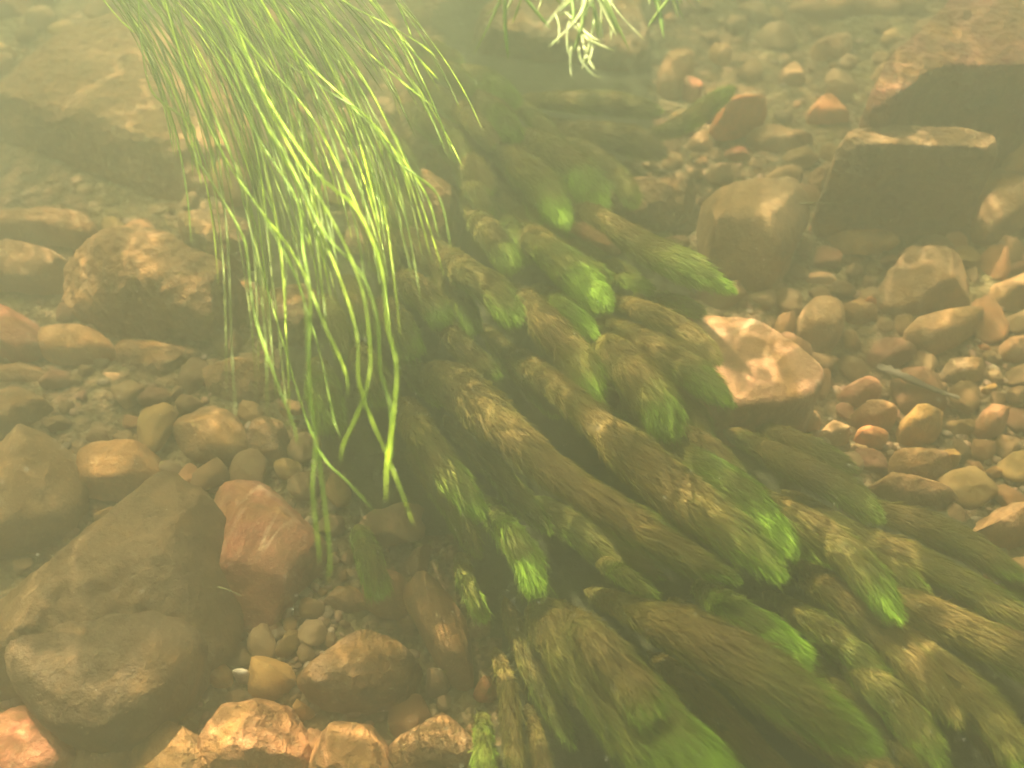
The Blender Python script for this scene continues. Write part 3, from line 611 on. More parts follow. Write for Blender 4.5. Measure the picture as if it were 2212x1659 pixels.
S("dull brown strand in the middle of the right hand tangle", [(1700,1215),(1790,1270),(1890,1350),(1980,1440),(2062,1550)], [36,52,54,56,30], (.12,.13), .2, gmax=.35)
S("brown green strand reaching the lower right corner", [(1880,1320),(1970,1400),(2070,1480),(2150,1560),(2215,1660)], [34,60,62,56,34], (.11,.12), .35, gmax=.7)
S("olive strand with a soft green knob between two brown ones", [(1650,1280),(1740,1335),(1820,1390),(1905,1462)], [26,40,46,28], (.11,.12), .45, base_g=.15, gmax=.7)
S("olive strand running out below the soft green knob", [(1780,1400),(1870,1460),(1950,1540),(2030,1660)], [26,50,54,36], (.11,.12), .5, base_g=.2, gmax=.5)
S("ragged brown strand below the long arching strand, pointing down", [(1400,1410),(1480,1470),(1560,1550),(1640,1630),(1720,1710)], [26,40,42,40,30], (.11,.12), .1, gmax=.3)
S("dark green lump at the lower edge beside the massive woolly strand", [(1430,1560),(1490,1590),(1545,1665)], [28,42,30], (.14,.14), .8, base_g=.3, gmax=.6)
S("brown strand in shade under the long arching strand's end", [(1600,1480),(1720,1560),(1850,1640),(1960,1720)], [34,52,54,40], (.10,.11), .1, gmax=.3)
S("thin upright brown strand beside the round reddish stone", [(1070,1400),(1095,1480),(1105,1570),(1118,1680)], [16,28,28,22], (.10,.11), .1, gmax=.3)
S("yellow green strand crossing the lower edge by the pitted orange rock", [(1040,1540),(1045,1600),(1040,1700)], [16,30,28], (.12,.13), .8, base_g=.3, gmax=.4, light=.6)
S("dim brown strand between the thin upright strand and the massive one", [(1140,1520),(1160,1600),(1185,1700)], [16,26,24], (.09,.09), .1, gmax=.3)
S("brown strand lying over the pink veined block's left corner", [(1290,690),(1380,735),(1470,785),(1575,868)], [30,52,56,26], (.13,.15), .35, gmax=.9)
S("brown tuft row above the strand on the pink veined block", [(1300,640),(1390,670),(1470,715),(1545,775)], [20,34,40,24], (.15,.15), .12, gmax=.4)
S("small green strand lying above the pink veined block's shadow", [(1300,600),(1350,603),(1398,622)], [16,24,14], (.13,.13), .5, base_g=.2)
S("dim green strand pointing into the pink veined block's shadow", [(1370,635),(1440,650),(1508,672)], [18,28,16], (.12,.12), .5, base_g=.25, gmax=.6)
S("long strand with a broad green end in front of the big rounded boulder", [(1215,430),(1290,465),(1380,525),(1460,565),(1578,625)], [20,34,46,52,24], (.15,.18), .38, base_g=.05)
S("broad green ended strand in the middle of the bank, above the short tufted one", [(1100,480),(1170,530),(1240,590),(1310,660)], [36,52,56,30], (.15,.17), .45, base_g=.18)
S("round topped strand with a green face below the tan rock", [(1005,425),(1045,490),(1075,530),(1100,572)], [28,42,42,28], (.15,.15), .45, base_g=.1)
S("slim green strand squeezed beside the round topped strand", [(1075,450),(1110,500),(1128,555)], [20,28,20], (.13,.13), .6, base_g=.2)
S("half hidden green strand behind the broad green ended strand", [(1230,550),(1270,575),(1305,598)], [16,26,16], (.13,.13), .6, base_g=.3, gmax=.5)
S("far fat strand with a pale green end, nearest to the hollow", [(1105,285),(1180,320),(1250,375),(1300,445)], [30,50,54,30], (.14,.15), .4, base_g=.1)
S("far brown and green strand left of the fat pale ended one", [(1050,300),(1120,350),(1175,405),(1222,485)], [34,54,52,28], (.15,.16), .42, base_g=.12)
S("far strand with a green tip below the two topmost strands", [(1000,200),(1060,235),(1112,295)], [28,42,24], (.15,.16), .42, base_g=.08)
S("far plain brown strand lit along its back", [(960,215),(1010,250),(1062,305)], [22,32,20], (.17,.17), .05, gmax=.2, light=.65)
S("second topmost far strand, green toward its end", [(985,150),(1050,170),(1115,220)], [24,34,20], (.13,.13), .5, base_g=.12)
S("topmost far strand beside the grass", [(900,125),(955,148),(1012,190)], [22,34,22], (.15,.15), .4, base_g=.05)
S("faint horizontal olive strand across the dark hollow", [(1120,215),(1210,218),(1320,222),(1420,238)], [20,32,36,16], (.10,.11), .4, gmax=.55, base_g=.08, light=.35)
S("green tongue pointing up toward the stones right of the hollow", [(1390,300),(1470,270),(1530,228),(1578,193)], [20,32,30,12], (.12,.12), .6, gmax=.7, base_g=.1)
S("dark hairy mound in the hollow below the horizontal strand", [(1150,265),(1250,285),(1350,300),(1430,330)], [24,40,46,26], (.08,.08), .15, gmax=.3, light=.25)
S("far brown strand above the pale tan rock", [(950,310),(1010,350),(1055,405)], [26,38,24], (.14,.14), .12, gmax=.4)
S("green strand half hidden behind the right hand grass blades", [(880,230),(915,258),(942,285)], [26,34,22], (.12,.12), .5, gmax=.7)
S("dim green strand behind the grass above the tan rock", [(835,290),(860,330),(885,380)], [24,36,26], (.10,.10), .5, base_g=.2, gmax=.6)
S("woolly olive strand behind the grass left of the tan rock's foot", [(790,440),(815,500),(830,570)], [30,44,30], (.12,.13), .3, gmax=.6)
S("brown strand below the pale tan rock, half under the round brush strand", [(830,480),(890,520),(950,575),(990,640)], [30,44,40,24], (.12,.13), .08, gmax=.3)
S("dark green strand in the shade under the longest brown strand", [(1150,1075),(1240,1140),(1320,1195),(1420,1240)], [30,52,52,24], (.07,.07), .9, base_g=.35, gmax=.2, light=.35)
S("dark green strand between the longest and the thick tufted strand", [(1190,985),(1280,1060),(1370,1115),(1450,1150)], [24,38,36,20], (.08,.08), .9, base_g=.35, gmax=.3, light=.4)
S("brown strand at the right edge beyond the tufted one", [(2050,1300),(2140,1355),(2250,1420)], [26,40,36], (.09,.10), .2, gmax=.3)
S("low brown strand linking the pebbles and the right hand tangle", [(1870,1090),(1990,1140),(2120,1200),(2250,1290)], [22,36,40,34], (.07,.08), .2, gmax=.35)
S("tangled brown strand in the gap above the lower right corner", [(1960,1440),(2060,1520),(2140,1600),(2200,1700)], [26,44,44,34], (.07,.08), .15, gmax=.3)
S("dark brown strand sunk between the long arching strand and the olive one", [(1480,1330),(1620,1380),(1760,1450),(1900,1560),(1990,1680)], [24,40,44,44,34], (.07,.08), .1, gmax=.2, light=.35)

# strands low in the bank, filling the gaps between the others
for lab_, p_, h_, z_, g_ in (
 ("soft dark green strand in the gap below the domed brown strand", [(1290,830),(1370,900),(1440,960),(1500,1000)], [22,38,38,20], .09, .7),
 ("soft green strand in the gap right of the short tufted brown strand", [(1180,800),(1260,860),(1330,920)], [20,34,22], .09, .7),
 ("dark green strand low between the broad green strand and the second long one", [(1500,1010),(1600,1070),(1700,1140),(1780,1210)], [22,36,38,22], .09, .6),
 ("olive strand low beyond the second long brown and green strand", [(1690,1060),(1800,1130),(1900,1200),(2000,1290)], [24,40,42,24], .10, .4),
 ("brown green strand sunk left of the massive woolly strand", [(1090,1290),(1120,1380),(1170,1480),(1230,1600)], [18,30,34,24], .07, .5),
 ("dark strand in the gap under the fat green strand", [(1440,1290),(1540,1360),(1650,1430),(1780,1490)], [22,36,40,22], .09, .5),
 ("dim green strand below the bright tipped brown one", [(880,960),(930,1030),(985,1110),(1030,1190)], [20,32,34,18], .07, .7),
 ("dim olive strand between the longest strand and the bright tipped brown one", [(960,900),(1040,980),(1110,1060),(1180,1140)], [22,34,34,20], .08, .6),
 ("dark olive strand under the round bright green brush", [(1040,700),(1090,760),(1150,830),(1200,890)], [22,32,32,18], .09, .5),
 ("small dark green strand above the longest strand's root", [(860,760),(900,810),(950,860)], [22,34,20], .09, .7),
 ("olive strand between the far fat strand and the hairy mound", [(1180,290),(1270,330),(1340,390),(1370,440)], [20,32,32,18], .09, .4),
 ("dim green strand under the far brown and green one", [(1020,400),(1090,430),(1160,490),(1200,540)], [20,32,34,18], .10, .6),
 ("dim brown strand running under the long strand in front of the rounded boulder", [(1200,500),(1290,560),(1370,600)], [20,32,18], .09, .3),
 ("dull green strand near the topmost far strands", [(1080,200),(1150,250),(1210,310)], [20,30,18], .10, .5),
 ("brown strand crossing the right edge below the longest far strand", [(2010,1220),(2110,1280),(2250,1370)], [24,38,34], .10, .3),
 ("long low olive strand crossing the lower right tangle", [(1680,1380),(1800,1480),(1900,1570),(1990,1690)], [26,42,44,34], .08, .4),
 ("dark brown strand low under the massive woolly strand's right flank", [(1330,1400),(1420,1500),(1520,1590),(1620,1700)], [24,40,44,34], .08, .25),
 ("green strand showing at the lower edge right of the dark green lump", [(1560,1600),(1640,1650),(1720,1720)], [24,38,34], .10, .7),
 ("small brown strand behind the grass above the second topmost far strand", [(880,90),(930,105),(985,130)], [20,30,18], .12, .4),
 ("brown strand among the far strands beside the grass tips", [(890,175),(940,200),(990,250)], [22,34,20], .13, .35),
 ("green ended far strand just right of the grass tips", [(930,255),(970,290),(1005,345)], [22,34,20], .14, .5),
 ("far olive strand between the two fat far ones", [(1090,360),(1140,410),(1165,470)], [20,30,18], .12, .5),
 ("brown strand lying against the tan rock's right side", [(985,350),(1020,400),(1050,455)], [20,32,18], .13, .3),
 ("dim green strand behind the grass, left of the tan rock", [(820,370),(850,420),(870,480)], [24,36,22], .12, .6),
 ("small green strand low behind the longest grass blades", [(745,600),(775,650),(800,715)], [24,36,22], .11, .6),
 ("dark green strand low behind the grass, above the grey brown one", [(700,640),(725,700),(745,760)], [24,36,24], .09, .6),
 ("slim olive strand along the far side of the domed brown strand", [(1390,770),(1450,830),(1500,890),(1530,950)], [18,30,30,16], .10, .5),
 ("slim brown strand lying over the lower edge near the corner", [(1880,1560),(1960,1620),(2050,1700)], [24,40,36], .10, .25)):
    S(lab_, p_, h_, (z_, z_ + .01), g_, base_g=.12, gmax=.5, light=.42)

# ------------------------------------------------------------------ trailing grass
def blade(parent, loc, P3, width, g, v, name="leaf_blade", mat=None, twist=1.0, n=26, rs=None):
    P = catmull(P3, n); T = np.gradient(P, axis=0); T /= np.linalg.norm(T, axis=1)[:, None]
    up = np.array([0, 0, 1.0]); B = np.cross(T, up); B /= np.linalg.norm(B, axis=1)[:, None] + 1e-9; Nn = np.cross(B, T)
    u = np.linspace(0, 1, n)
    ph = rs.rand() * 6 + twist * (u * (2 + 3 * rs.rand()) * (1 if rs.rand() < .5 else -1))
    ph = 0.5 * np.sin(ph)
    W = np.cos(ph)[:, None] * B + np.sin(ph)[:, None] * Nn; X = -np.sin(ph)[:, None] * B + np.cos(ph)[:, None] * Nn
    wd = width * np.minimum(1, u / 0.03 + .4) * np.clip((1 - u) / 0.14, 0.03, 1) ** 0.7
    L_ = P - W * wd[:, None] / 2; R_ = P + W * wd[:, None] / 2; C_ = P + X * (wd * 0.16)[:, None]; Bk = P - X * (wd * 0.02 + 0.0001)[:, None]
    V = np.stack([L_, C_, R_, Bk], 1).reshape(-1, 3)
    a = np.arange(n - 1) * 4; F = np.concatenate([np.stack([a + i, a + (i + 1) % 4, a + 4 + (i + 1) % 4, a + 4 + i], 1) for i in range(4)])
    gg = np.clip(g + 0.16 * pn(np.stack([u * 7, np.full(n, rs.rand() * 30), u * 0], 1)) * 2, .02, .98)
    UV = np.repeat(np.stack([gg, np.full(n, v)], 1), 4, 0)
    o = mesh_obj(name, V, F, mat or M_BLADE, parent, (0, 0, 0), uv=UV); o.location = (-loc[0], -loc[1], -loc[2]); return o

def grass_env(a, y):
    ys = [-60, 0, 170, 340, 560, 780, 950, 1130, 1260]
    xl = [205, 235, 305, 415, 530, 590, 645, 675, 690]; xr = [830, 870, 945, 950, 972, 870, 862, 800, 720]
    return np.interp(y, ys, xl) * (1 - a) + np.interp(y, ys, xr) * a
def zgrass(y, dz): return 0.46 - 0.00005 * y + dz
rsg = np.random.RandomState(21)
tufts = []
gl = ["ribbon grass tuft along the near left edge of the trailing sweep, with the longest low blades",
      "dense ribbon grass tuft in the left half of the trailing sweep",
      "dense bright ribbon grass tuft in the middle of the trailing sweep",
      "ribbon grass tuft in the right half of the trailing sweep, bending over the weed strands",
      "outermost right ribbon grass tuft, its blade tips over the far weed strands"]
for k, l in enumerate(gl):
    p = at(150 + 130 * k, -170, 0.0); tufts.append((thing("ribbon_grass", (p.x, p.y, 0.0), l, "water grass", "ribbon grass tufts trailing in the current"), (p.x, p.y, 0.0)))
hand = [
 (0, [(300,-60),(300,40),(306,100),(330,200),(415,270),(420,330),(455,390),(520,500),(535,560),(550,680),(600,830),(635,920),(642,960)], .02, 7.5),
 (0, [(380,-60),(470,120),(560,300),(640,430),(655,540),(670,640),(668,800),(680,950),(675,1060),(688,1180),(690,1222)], .05, 9),
 (0, [(360,-60),(430,160),(520,380),(600,520),(655,640),(665,760),(672,880),(690,1000),(712,1190),(708,1258)], .06, 8.5),
 (0, [(340,-60),(400,150),(480,330),(560,450),(640,560),(700,700),(745,800),(752,860)], .03, 8),
 (2, [(470,-60),(540,130),(600,250),(690,380),(760,440),(800,510),(828,600),(836,700),(856,790),(850,900),(836,1000),(833,1083)], .07, 9.5),
 (2, [(440,-60),(520,160),(620,340),(700,500),(780,590),(815,690),(822,800),(842,870),(846,960),(838,1040)], .05, 9),
 (2, [(430,-60),(560,240),(660,430),(730,590),(770,720),(775,820),(800,900),(835,980),(870,1070),(893,1135)], .04, 8.5),
 (2, [(450,-60),(600,270),(720,480),(780,620),(800,760),(792,840),(770,900),(742,960),(735,1000)], .06, 8),
 (1, [(420,-60),(560,120),(640,210),(690,280),(760,420),(810,540)], .03, 8),
 (3, [(520,-60),(600,110),(700,190),(790,250),(850,340),(900,380),(950,430),(977,550)], .03, 8.5),
 (3, [(530,-60),(620,90),(720,190),(810,270),(865,350),(890,440)], .04, 8),
 (3, [(560,-60),(650,110),(750,220),(850,320),(920,420),(950,520)], .02, 8),
 (4, [(740,-60),(800,0),(850,60),(900,120),(947,172)], .02, 8.5),
 (4, [(700,-60),(740,0),(830,50),(900,90),(942,122)], .03, 8),
 (4, [(660,-60),(690,0),(760,80),(860,170),(942,235)], .02, 8.5),
 (0, [(520,420),(600,700),(660,900),(700,990),(750,1040),(812,1108)], -.04, 7),
 (1, [(180,-60),(232,10),(262,45),(292,72)], .02, 8),
 (1, [(540,320),(640,600),(690,760),(720,900),(738,950)], -.03, 7),
]
for ti, pts, dz, wpx in hand:
    th, loc = tufts[ti]; P3 = np.array([at(x, y, zgrass(y, dz) + 0.002 * math.sin(i * 1.7)) for i, (x, y) in enumerate(pts)])
    d = depth_of(pts[len(pts)//2][0], pts[len(pts)//2][1], .42)
    blade(th, loc, P3, wpx * 0.62 * PXM * d, 0.62 + .3 * rsg.rand(), 0.65 + .3 * rsg.rand(), n=6 * len(pts), rs=rsg)
cnt = [0] * 5
for q in range(44):                                   # bundles of blades that bend together
    x0 = 250 + 400 * rsg.rand() ** .9 if q % 6 else rsg.uniform(600, 850)
    m0 = rsg.uniform(.50, 1.0); sc_l = rsg.uniform(300, 430)
    y1 = rsg.uniform(240, 700) if x0 < 460 and q % 4 else rsg.uniform(600, 930) if x0 < 460 else rsg.uniform(200, 640) if x0 < 640 else rsg.uniform(110, 300)
    for b in range(rsg.randint(2, 7)):
        xb = x0 + rsg.normal() * 16; mb = m0 + rsg.normal() * .09; yb = max(90, y1 + rsg.normal() * 70); ph = rsg.rand() * 6
        m = 7; ys = np.linspace(-70, yb, m); dz = 0.02 * rsg.normal() - 0.035 * rsg.rand(); pts = []
        for i, y in enumerate(ys):
            x = xb + mb * sc_l * (1 - math.exp(-max(y, -70) / sc_l)) + 9 * math.sin(ph + y / 130.0) * (i / m)
            pts.append(at(x, y, zgrass(y, dz) + 0.002 * rsg.normal()))
        ti = int(np.clip((xb - 250) / 110, 0, 4)); th, loc = tufts[ti]
        blade(th, loc, np.array(pts), (2.8 + 2.6 * rsg.rand()) * PXM * depth_of(500, yb / 2, .42), 0.30 + .65 * rsg.rand(), 0.30 + .5 * rsg.rand(), n=34, rs=rsg)

# ------------------------------------------------------------------ pale leaved weed hanging in at the top
tops = [("pale leaved pondweed hanging over the dark hollow, its longest leaves painted sunlit white", 1262, 150, 13, 50),
        ("curly green pondweed left of the longest white leaves", 1135, 10, 8, 75),
        ("curly pale pondweed right of the longest white leaves", 1405, 30, 11, 80)]
rsp = np.random.RandomState(3)
for l, xc, ymax, nl, sp in tops:
    zt = 0.56
    p = at(xc, -60, 0); loc = (p.x, p.y, 0.0); th = thing("pondweed", loc, l, "pondweed", "pondweed hanging in from above")
    tips = []
    for st_ in range(4):
        x0 = xc + rsp.normal() * sp * .5
        sp3 = np.array([at(x0 + rsp.normal() * 10, y, zt + .01 * rsp.normal()) for y in (-230, -170, -110, -60, ymax * .35 - 62)])
        C = catmull(sp3, 24); W = np.zeros_like(C); W[:, 0] = 0.0012
        blade(th, loc, sp3, 0.003, .3, .4, name="stem", mat=M_CURL, rs=rsp, n=20); tips.append((x0, C))
    for k in range(nl * 2):
        x0, C = tips[rsp.randint(4)]; i = rsp.randint(3, 24); b0 = C[i]
        L_ = 0.022 + 0.028 * rsp.rand(); ang = rsp.normal() * 0.9; 
        if ymax > 100 and k < 16: ang = rsp.normal() * .3; b0 = C[-1] + rsp.normal(size=3) * .006; L_ *= 1.0
        d = np.array([math.sin(ang), -math.cos(ang), -0.25 + 0.25 * rsp.normal()]); side = np.array([d[1], -d[0], 0]) * rsp.normal() * .35
        P3 = np.array([b0 + L_ * (d * u_ + side * u_ * u_ + np.array([0, 0, -.35 * u_ * u_])) for u_ in (0, .33, .66, 1)])
        white = rsp.rand() < .5  # sunlit leaves get their brightness from a white colour
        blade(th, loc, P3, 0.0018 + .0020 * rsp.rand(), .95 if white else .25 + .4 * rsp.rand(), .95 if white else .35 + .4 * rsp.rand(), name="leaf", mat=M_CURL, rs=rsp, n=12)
# the long leaves, sunlit whiteness painted into their colour
th = [o for o in bpy.data.objects if o.name.startswith("pondweed")][0]; loc = tuple(th.location)
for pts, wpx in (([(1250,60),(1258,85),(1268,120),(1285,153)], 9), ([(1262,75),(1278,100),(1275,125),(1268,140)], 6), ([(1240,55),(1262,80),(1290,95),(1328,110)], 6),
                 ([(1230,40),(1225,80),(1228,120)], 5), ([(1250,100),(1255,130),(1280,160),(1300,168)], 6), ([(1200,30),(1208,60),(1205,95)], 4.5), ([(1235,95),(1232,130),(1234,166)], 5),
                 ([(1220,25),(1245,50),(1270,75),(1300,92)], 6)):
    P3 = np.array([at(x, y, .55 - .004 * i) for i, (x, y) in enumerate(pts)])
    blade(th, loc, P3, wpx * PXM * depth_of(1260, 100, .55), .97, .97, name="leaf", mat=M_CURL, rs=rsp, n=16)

# ------------------------------------------------------------------ twig, drifting slivers
def twig(name, pts, z, r0, r1, mat, label, cat, group=None):
    C = catmull(np.array([at(x, y, z) for x, y in pts]), 20); M_ = 8; r = np.linspace(r0, r1, 20) * (1 + .15 * rsp.normal(size=20)); r[0] *= .5
    T = np.gradient(C, axis=0); T /= np.linalg.norm(T, axis=1)[:, None]; B = np.cross(T, [0, 0, 1.0]); N_ = np.cross(B, T)
    ang = np.linspace(0, 2 * np.pi, M_, endpoint=False)
    V = (C[:, None, :] + r[:, None, None] * (np.cos(ang)[None, :, None] * B[:, None, :] + .7 * np.sin(ang)[None, :, None] * N_[:, None, :])).reshape(-1, 3)
    a = (np.arange(19)[:, None] * M_ + np.arange(M_)[None, :]).ravel(); b = (np.arange(19)[:, None] * M_ + (np.arange(M_)[None, :] + 1) % M_).ravel()
    o = mesh_obj(name, V, np.stack([a, b, b + M_, a + M_], 1), mat, None, tuple(C[0])); return tag(o, label, cat, group)
twig("twig", [(1894,792),(1950,812),(2010,838),(2072,860)], .03, .008, .002, M_TWIG, "dark sunken twig lying on the pale gravel, thick end left", "twig")
twig("twig", [(1670,745),(1700,752),(1735,765),(1750,778)], .06, .003, .001, M_TWIG, "short thin dark twig at the pink veined block's upper edge", "twig")
twig("grass_sliver", [(1725,440),(1765,438),(1812,442)], .16, .0012, .0004, M_STEM, "thin loose sliver of grass before the flat topped block", "grass sliver")
twig("grass_sliver", [(470,1268),(495,1275),(522,1288)], .13, .0012, .0004, M_STEM, "thin loose sliver of grass on the red streaked boulder", "grass sliver")

# ------------------------------------------------------------------ loose pebbles between the named stones
LM = [(155,800,"round ochre stone"),(450,930,"speckled oval stone"),(300,600,"wide lumpy boulder"),(250,250,"huge silty boulder"),(90,1050,"ridged brown boulder"),
      (300,1200,"great mossy boulder"),(240,1450,"rounded dark boulder"),(570,1200,"red streaked boulder"),(580,1450,"bright gravel pocket"),(770,1430,"rough pitted boulder"),
      (960,1370,"wedge stone"),(1600,480,"big rounded tan boulder"),(1780,230,"ring lit orange stone"),(2050,120,"dark red slab"),(1980,320,"flat topped block"),
      (1860,520,"lumpy yellowish stone"),(1600,780,"pink veined block"),(1770,700,"egg shaped stone"),(2030,710,"five sided stone"),(2000,910,"round yellow stone"),
      (1880,940,"orange oval stone"),(2150,905,"tall reddish tan stone"),(1450,150,"hollow's edge"),(2000,1000,"low brown boulder"),(640,1340,"gravel below the red boulder")]
from mathutils import noise as mn
proto = {}
def pebble_mesh(k):
    if k in proto: return proto[k]
    n = 24; R = 15; V = []
    ax = (1.0, 0.6 + .35 * rng.random(), 0.45 + .25 * rng.random()); sd = Vector((k * 3.1, k * 1.7, 2))
    for i in range(R + 1):
        t_ = math.pi * i / R
        for j in range(n):
            p_ = 2 * math.pi * j / n; v = Vector((math.sin(t_) * math.cos(p_), math.sin(t_) * math.sin(p_), math.cos(t_)))
            f = 1 + 0.30 * mn.noise(v * 1.1 + sd) + .14 * mn.noise(v * 2.9 + sd) + .06 * mn.noise(v * 7 + sd); V.append((v.x * ax[0] * f, v.y * ax[1] * f, v.z * ax[2] * f))
    V = np.array(V); rc = np.random.RandomState(k + 100)
    for _ in range(8 if k % 3 else 3):
        d = rc.normal(size=3); d /= np.linalg.norm(d); pr = V @ d; V -= np.maximum(0, pr - pr.max() * rc.uniform(.62, .88))[:, None] * d * .92
    V = V.tolist()
    F = [(i * n + j, (i + 1) * n + j, (i + 1) * n + (j + 1) % n, i * n + (j + 1) % n) for i in range(R) for j in range(n)]
    me = bpy.data.meshes.new("pebble"); me.from_pydata(V, [], F); me.polygons.foreach_set("use_smooth", np.ones(len(F), bool)); me.update(); me.validate()
    me.materials.append(M_CLEAN if k % 3 == 0 else M_STONE); proto[k] = me; return me
cols = {"orange": ORA, "tan": PAL, "ochre": OCH, "reddish": RED, "brown": BRN, "yellowish": YEL, "grey brown": GRY}
placed = [(x, y, r) for x, y, r in STONES]; used = {}
weedpoly = lambda X, Y: (Y > 0.62 * (X - 900) + 560) and X > 640 and Y < 1.45 * (X - 640) + 1180 and not (X > 1500 and Y < 0.55 * (X - 1500) + 930)
np_ = 0; tries = 0
while np_ < 295 and tries < 26000:
    tries += 1; big_ = max(0.0, 1 - tries / 5000.0)
    if rng.random() < .18: X, Y = rng.gauss(625, 55), rng.gauss(1345, 60); rr = 0.004 + .006 * rng.random()
    elif rng.random() < .45: X, Y = rng.uniform(1640, 2212), rng.uniform(560, 1120); rr = 0.012 + .026 * rng.random() ** 1.5
    elif rng.random() < .4: X, Y = rng.uniform(120, 660), rng.uniform(780, 1100); rr = 0.011 + .020 * rng.random() ** 2
    else: X, Y = rng.uniform(-10, 2220), rng.uniform(-20, 1670); rr = 0.009 + .024 * rng.random() ** 2
    if big_ > 0: rr = max(rr, (.016 + .030 * rng.random()) * (.45 + .55 * big_))
    p = at(X, Y, .01)
    if bool(inside(X, Y)): continue
    if any((p.x - x) ** 2 + (p.y - y) ** 2 < (0.80 * r + rr * .72) ** 2 for x, y, r in placed): continue
    placed.append((p.x, p.y, rr * .9)); np_ += 1
    cn = rng.choice(["orange", "tan", "tan", "ochre", "reddish", "brown", "brown", "yellowish", "grey brown"])
    o = bpy.data.objects.new("pebble", pebble_mesh(rng.randrange(14))); COL.objects.link(o)
    zz = float(bed_height(np.array([p.x]), np.array([p.y]))[0])
    o.location = (p.x, p.y, max(zz, -.02) + rr * .30); o.scale = (rr, rr, rr); o.rotation_euler = (rng.uniform(-.4, .4), rng.uniform(-.4, .4), rng.uniform(0, 6.3))
    c = cols[cn]; v = rng.uniform(.42, .80); o.color = (c[0] * v * 1.05, c[1] * v, c[2] * v * .85, 1)
    lx, ly, ln_ = min(LM, key=lambda q: (q[0] - X) ** 2 + (q[1] - Y) ** 2)
    dx, dy = X - lx, Y - ly
    where = ("right of" if dx > 0 else "left of") if abs(dx) > abs(dy) else ("below" if dy > 0 else "above")
    dist = math.hypot(dx, dy); far = "close" if dist < 110 else "some way" if dist < 220 else "far"
    size = "tiny" if rr < .009 else "small" if rr < .016 else "middling" if rr < .024 else "large" if rr < .034 else "very large"
    lab = f"{size} {cn} pebble {far} {where} the {ln_}"
    used[lab] = used.get(lab, 0) + 1
    if rr > .022: o.name = "stone"
    tag(o, lab.replace("pebble", "stone") if rr > .022 else lab, "stone" if rr > .022 else "pebble", f"{cn} {'stones' if rr > .022 else 'pebbles'} {where} the {ln_}")

# ------------------------------------------------------------------ gravel nobody could count
rv = np.random.RandomState(31); N = 3000
c1 = rv.rand(N); X = np.where(c1 < .5, rv.uniform(1560, 2260, N), rv.uniform(-40, 900, N)); Y = rv.uniform(-40, 1700, N)
k_ = c1 > .93; X[k_] = 625 + 60 * rv.normal(size=k_.sum()); Y[k_] = 1345 + 60 * rv.normal(size=k_.sum())
kk = ~inside(X, Y) & ~((Y < 560) & (rv.rand(N) < .55)) & ~((X < 900) & ~k_ & (rv.rand(N) < .5)); X, Y = X[kk], Y[kk]; N = len(X)
P = np.array([at(x, y, 0.0) for x, y in zip(X, Y)]); P[:, 2] = bed_height(P[:, 0], P[:, 1])
q = (0.0022 + 0.0065 * rv.rand(N) ** 2.2)
NS = 8; base_s = []
for i_ in range(5):
    for j_ in range(NS):
        a_, b_ = math.pi * i_ / 4, 2 * math.pi * j_ / NS; base_s.append((math.sin(a_) * math.cos(b_), math.sin(a_) * math.sin(b_), math.cos(a_)))
base_s = np.array(base_s); sd = rv.normal(size=(N, 3)) * 9
loc_ = base_s[None] * (1 + 0.35 * pn((base_s[None] * 1.3 + sd[:, None]).reshape(-1, 3)).reshape(N, -1))[:, :, None] * np.stack([rv.uniform(.9, 1.3, N), rv.uniform(.6, 1, N), rv.uniform(.4, .7, N)], 1)[:, None]
an = rv.rand(N) * 6.28; ca, sa = np.cos(an)[:, None], np.sin(an)[:, None]
loc_ = np.stack([loc_[:, :, 0] * ca - loc_[:, :, 1] * sa, loc_[:, :, 0] * sa + loc_[:, :, 1] * ca, loc_[:, :, 2]], 2)
V = (P[:, None] + loc_ * q[:, None, None] + np.array([0, 0, 1.0]) * (q * .25)[:, None, None]).reshape(-1, 3)
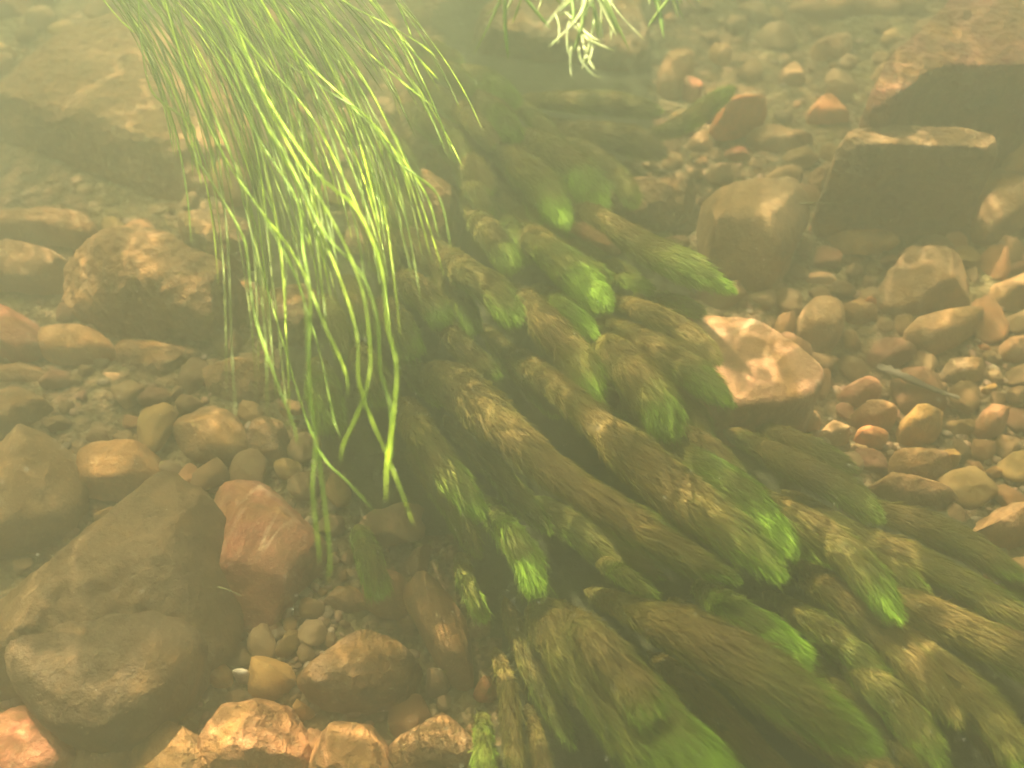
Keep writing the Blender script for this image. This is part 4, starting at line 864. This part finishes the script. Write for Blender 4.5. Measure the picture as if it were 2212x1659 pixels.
fb = np.array([(i_ * NS + j_, (i_ + 1) * NS + j_, (i_ + 1) * NS + (j_ + 1) % NS, i_ * NS + (j_ + 1) % NS) for i_ in range(4) for j_ in range(NS)])
F = (np.arange(N)[:, None, None] * len(base_s) + fb[None]).reshape(-1, 4)
tt = NT("mixed_gravel"); uvn = tt.n("ShaderNodeUVMap"); uvn.uv_map = "UVMap"; sx_ = tt.n("ShaderNodeSeparateXYZ"); tt.l(uvn.outputs[0], sx_.inputs[0])
cg_ = tt.ramp(sx_.outputs[0], [(0, (.07, .045, .022)), (.35, (.12, .075, .036)), (.6, (.18, .098, .048)), (.78, (.16, .075, .045)), (.92, (.20, .13, .07)), (1, (.28, .20, .13))])
bs_ = tt.n("ShaderNodeBsdfPrincipled"); tt.l(cg_, bs_.inputs['Base Color']); bs_.inputs['Roughness'].default_value = .7
M_GRAVEL = tt.out(bs_.outputs[0]); hu = np.repeat(rv.rand(N), len(base_s))
tag(mesh_obj("gravel", V, F, M_GRAVEL, uv=np.stack([hu, hu], 1)), "loose fine gravel between the stones", None, kind="stuff")

# ------------------------------------------------------------------ fine specks adrift
N = 520; rf = np.random.RandomState(9); X = rf.uniform(0, 2212, N); Y = rf.uniform(0, 1659, N); Z = rf.uniform(.12, .42, N)
P = np.array([at(x, y, z) for x, y, z in zip(X, Y, Z)]); D = rf.normal(size=(N, 3)); D /= np.linalg.norm(D, axis=1)[:, None]
E = np.cross(D, rf.normal(size=(N, 3))); E /= np.linalg.norm(E, axis=1)[:, None]; G = np.cross(D, E); q = rf.uniform(.0003, .0008, N)[:, None]
V = np.stack([P + D * q, P + E * q * .8, P - D * q, P - E * q * .8, P + G * q * .5, P - G * q * .5], 1).reshape(-1, 3); b = np.arange(N) * 6
F = np.concatenate([np.stack([b + i, b + j, b + k], 1) for i, j, k in ((0,1,4),(1,2,4),(2,3,4),(3,0,4),(1,0,5),(2,1,5),(3,2,5),(0,3,5))])
tag(mesh_obj("suspended_specks", V, F, M_FLECK), "fine pale specks drifting in the water", None, kind="stuff")
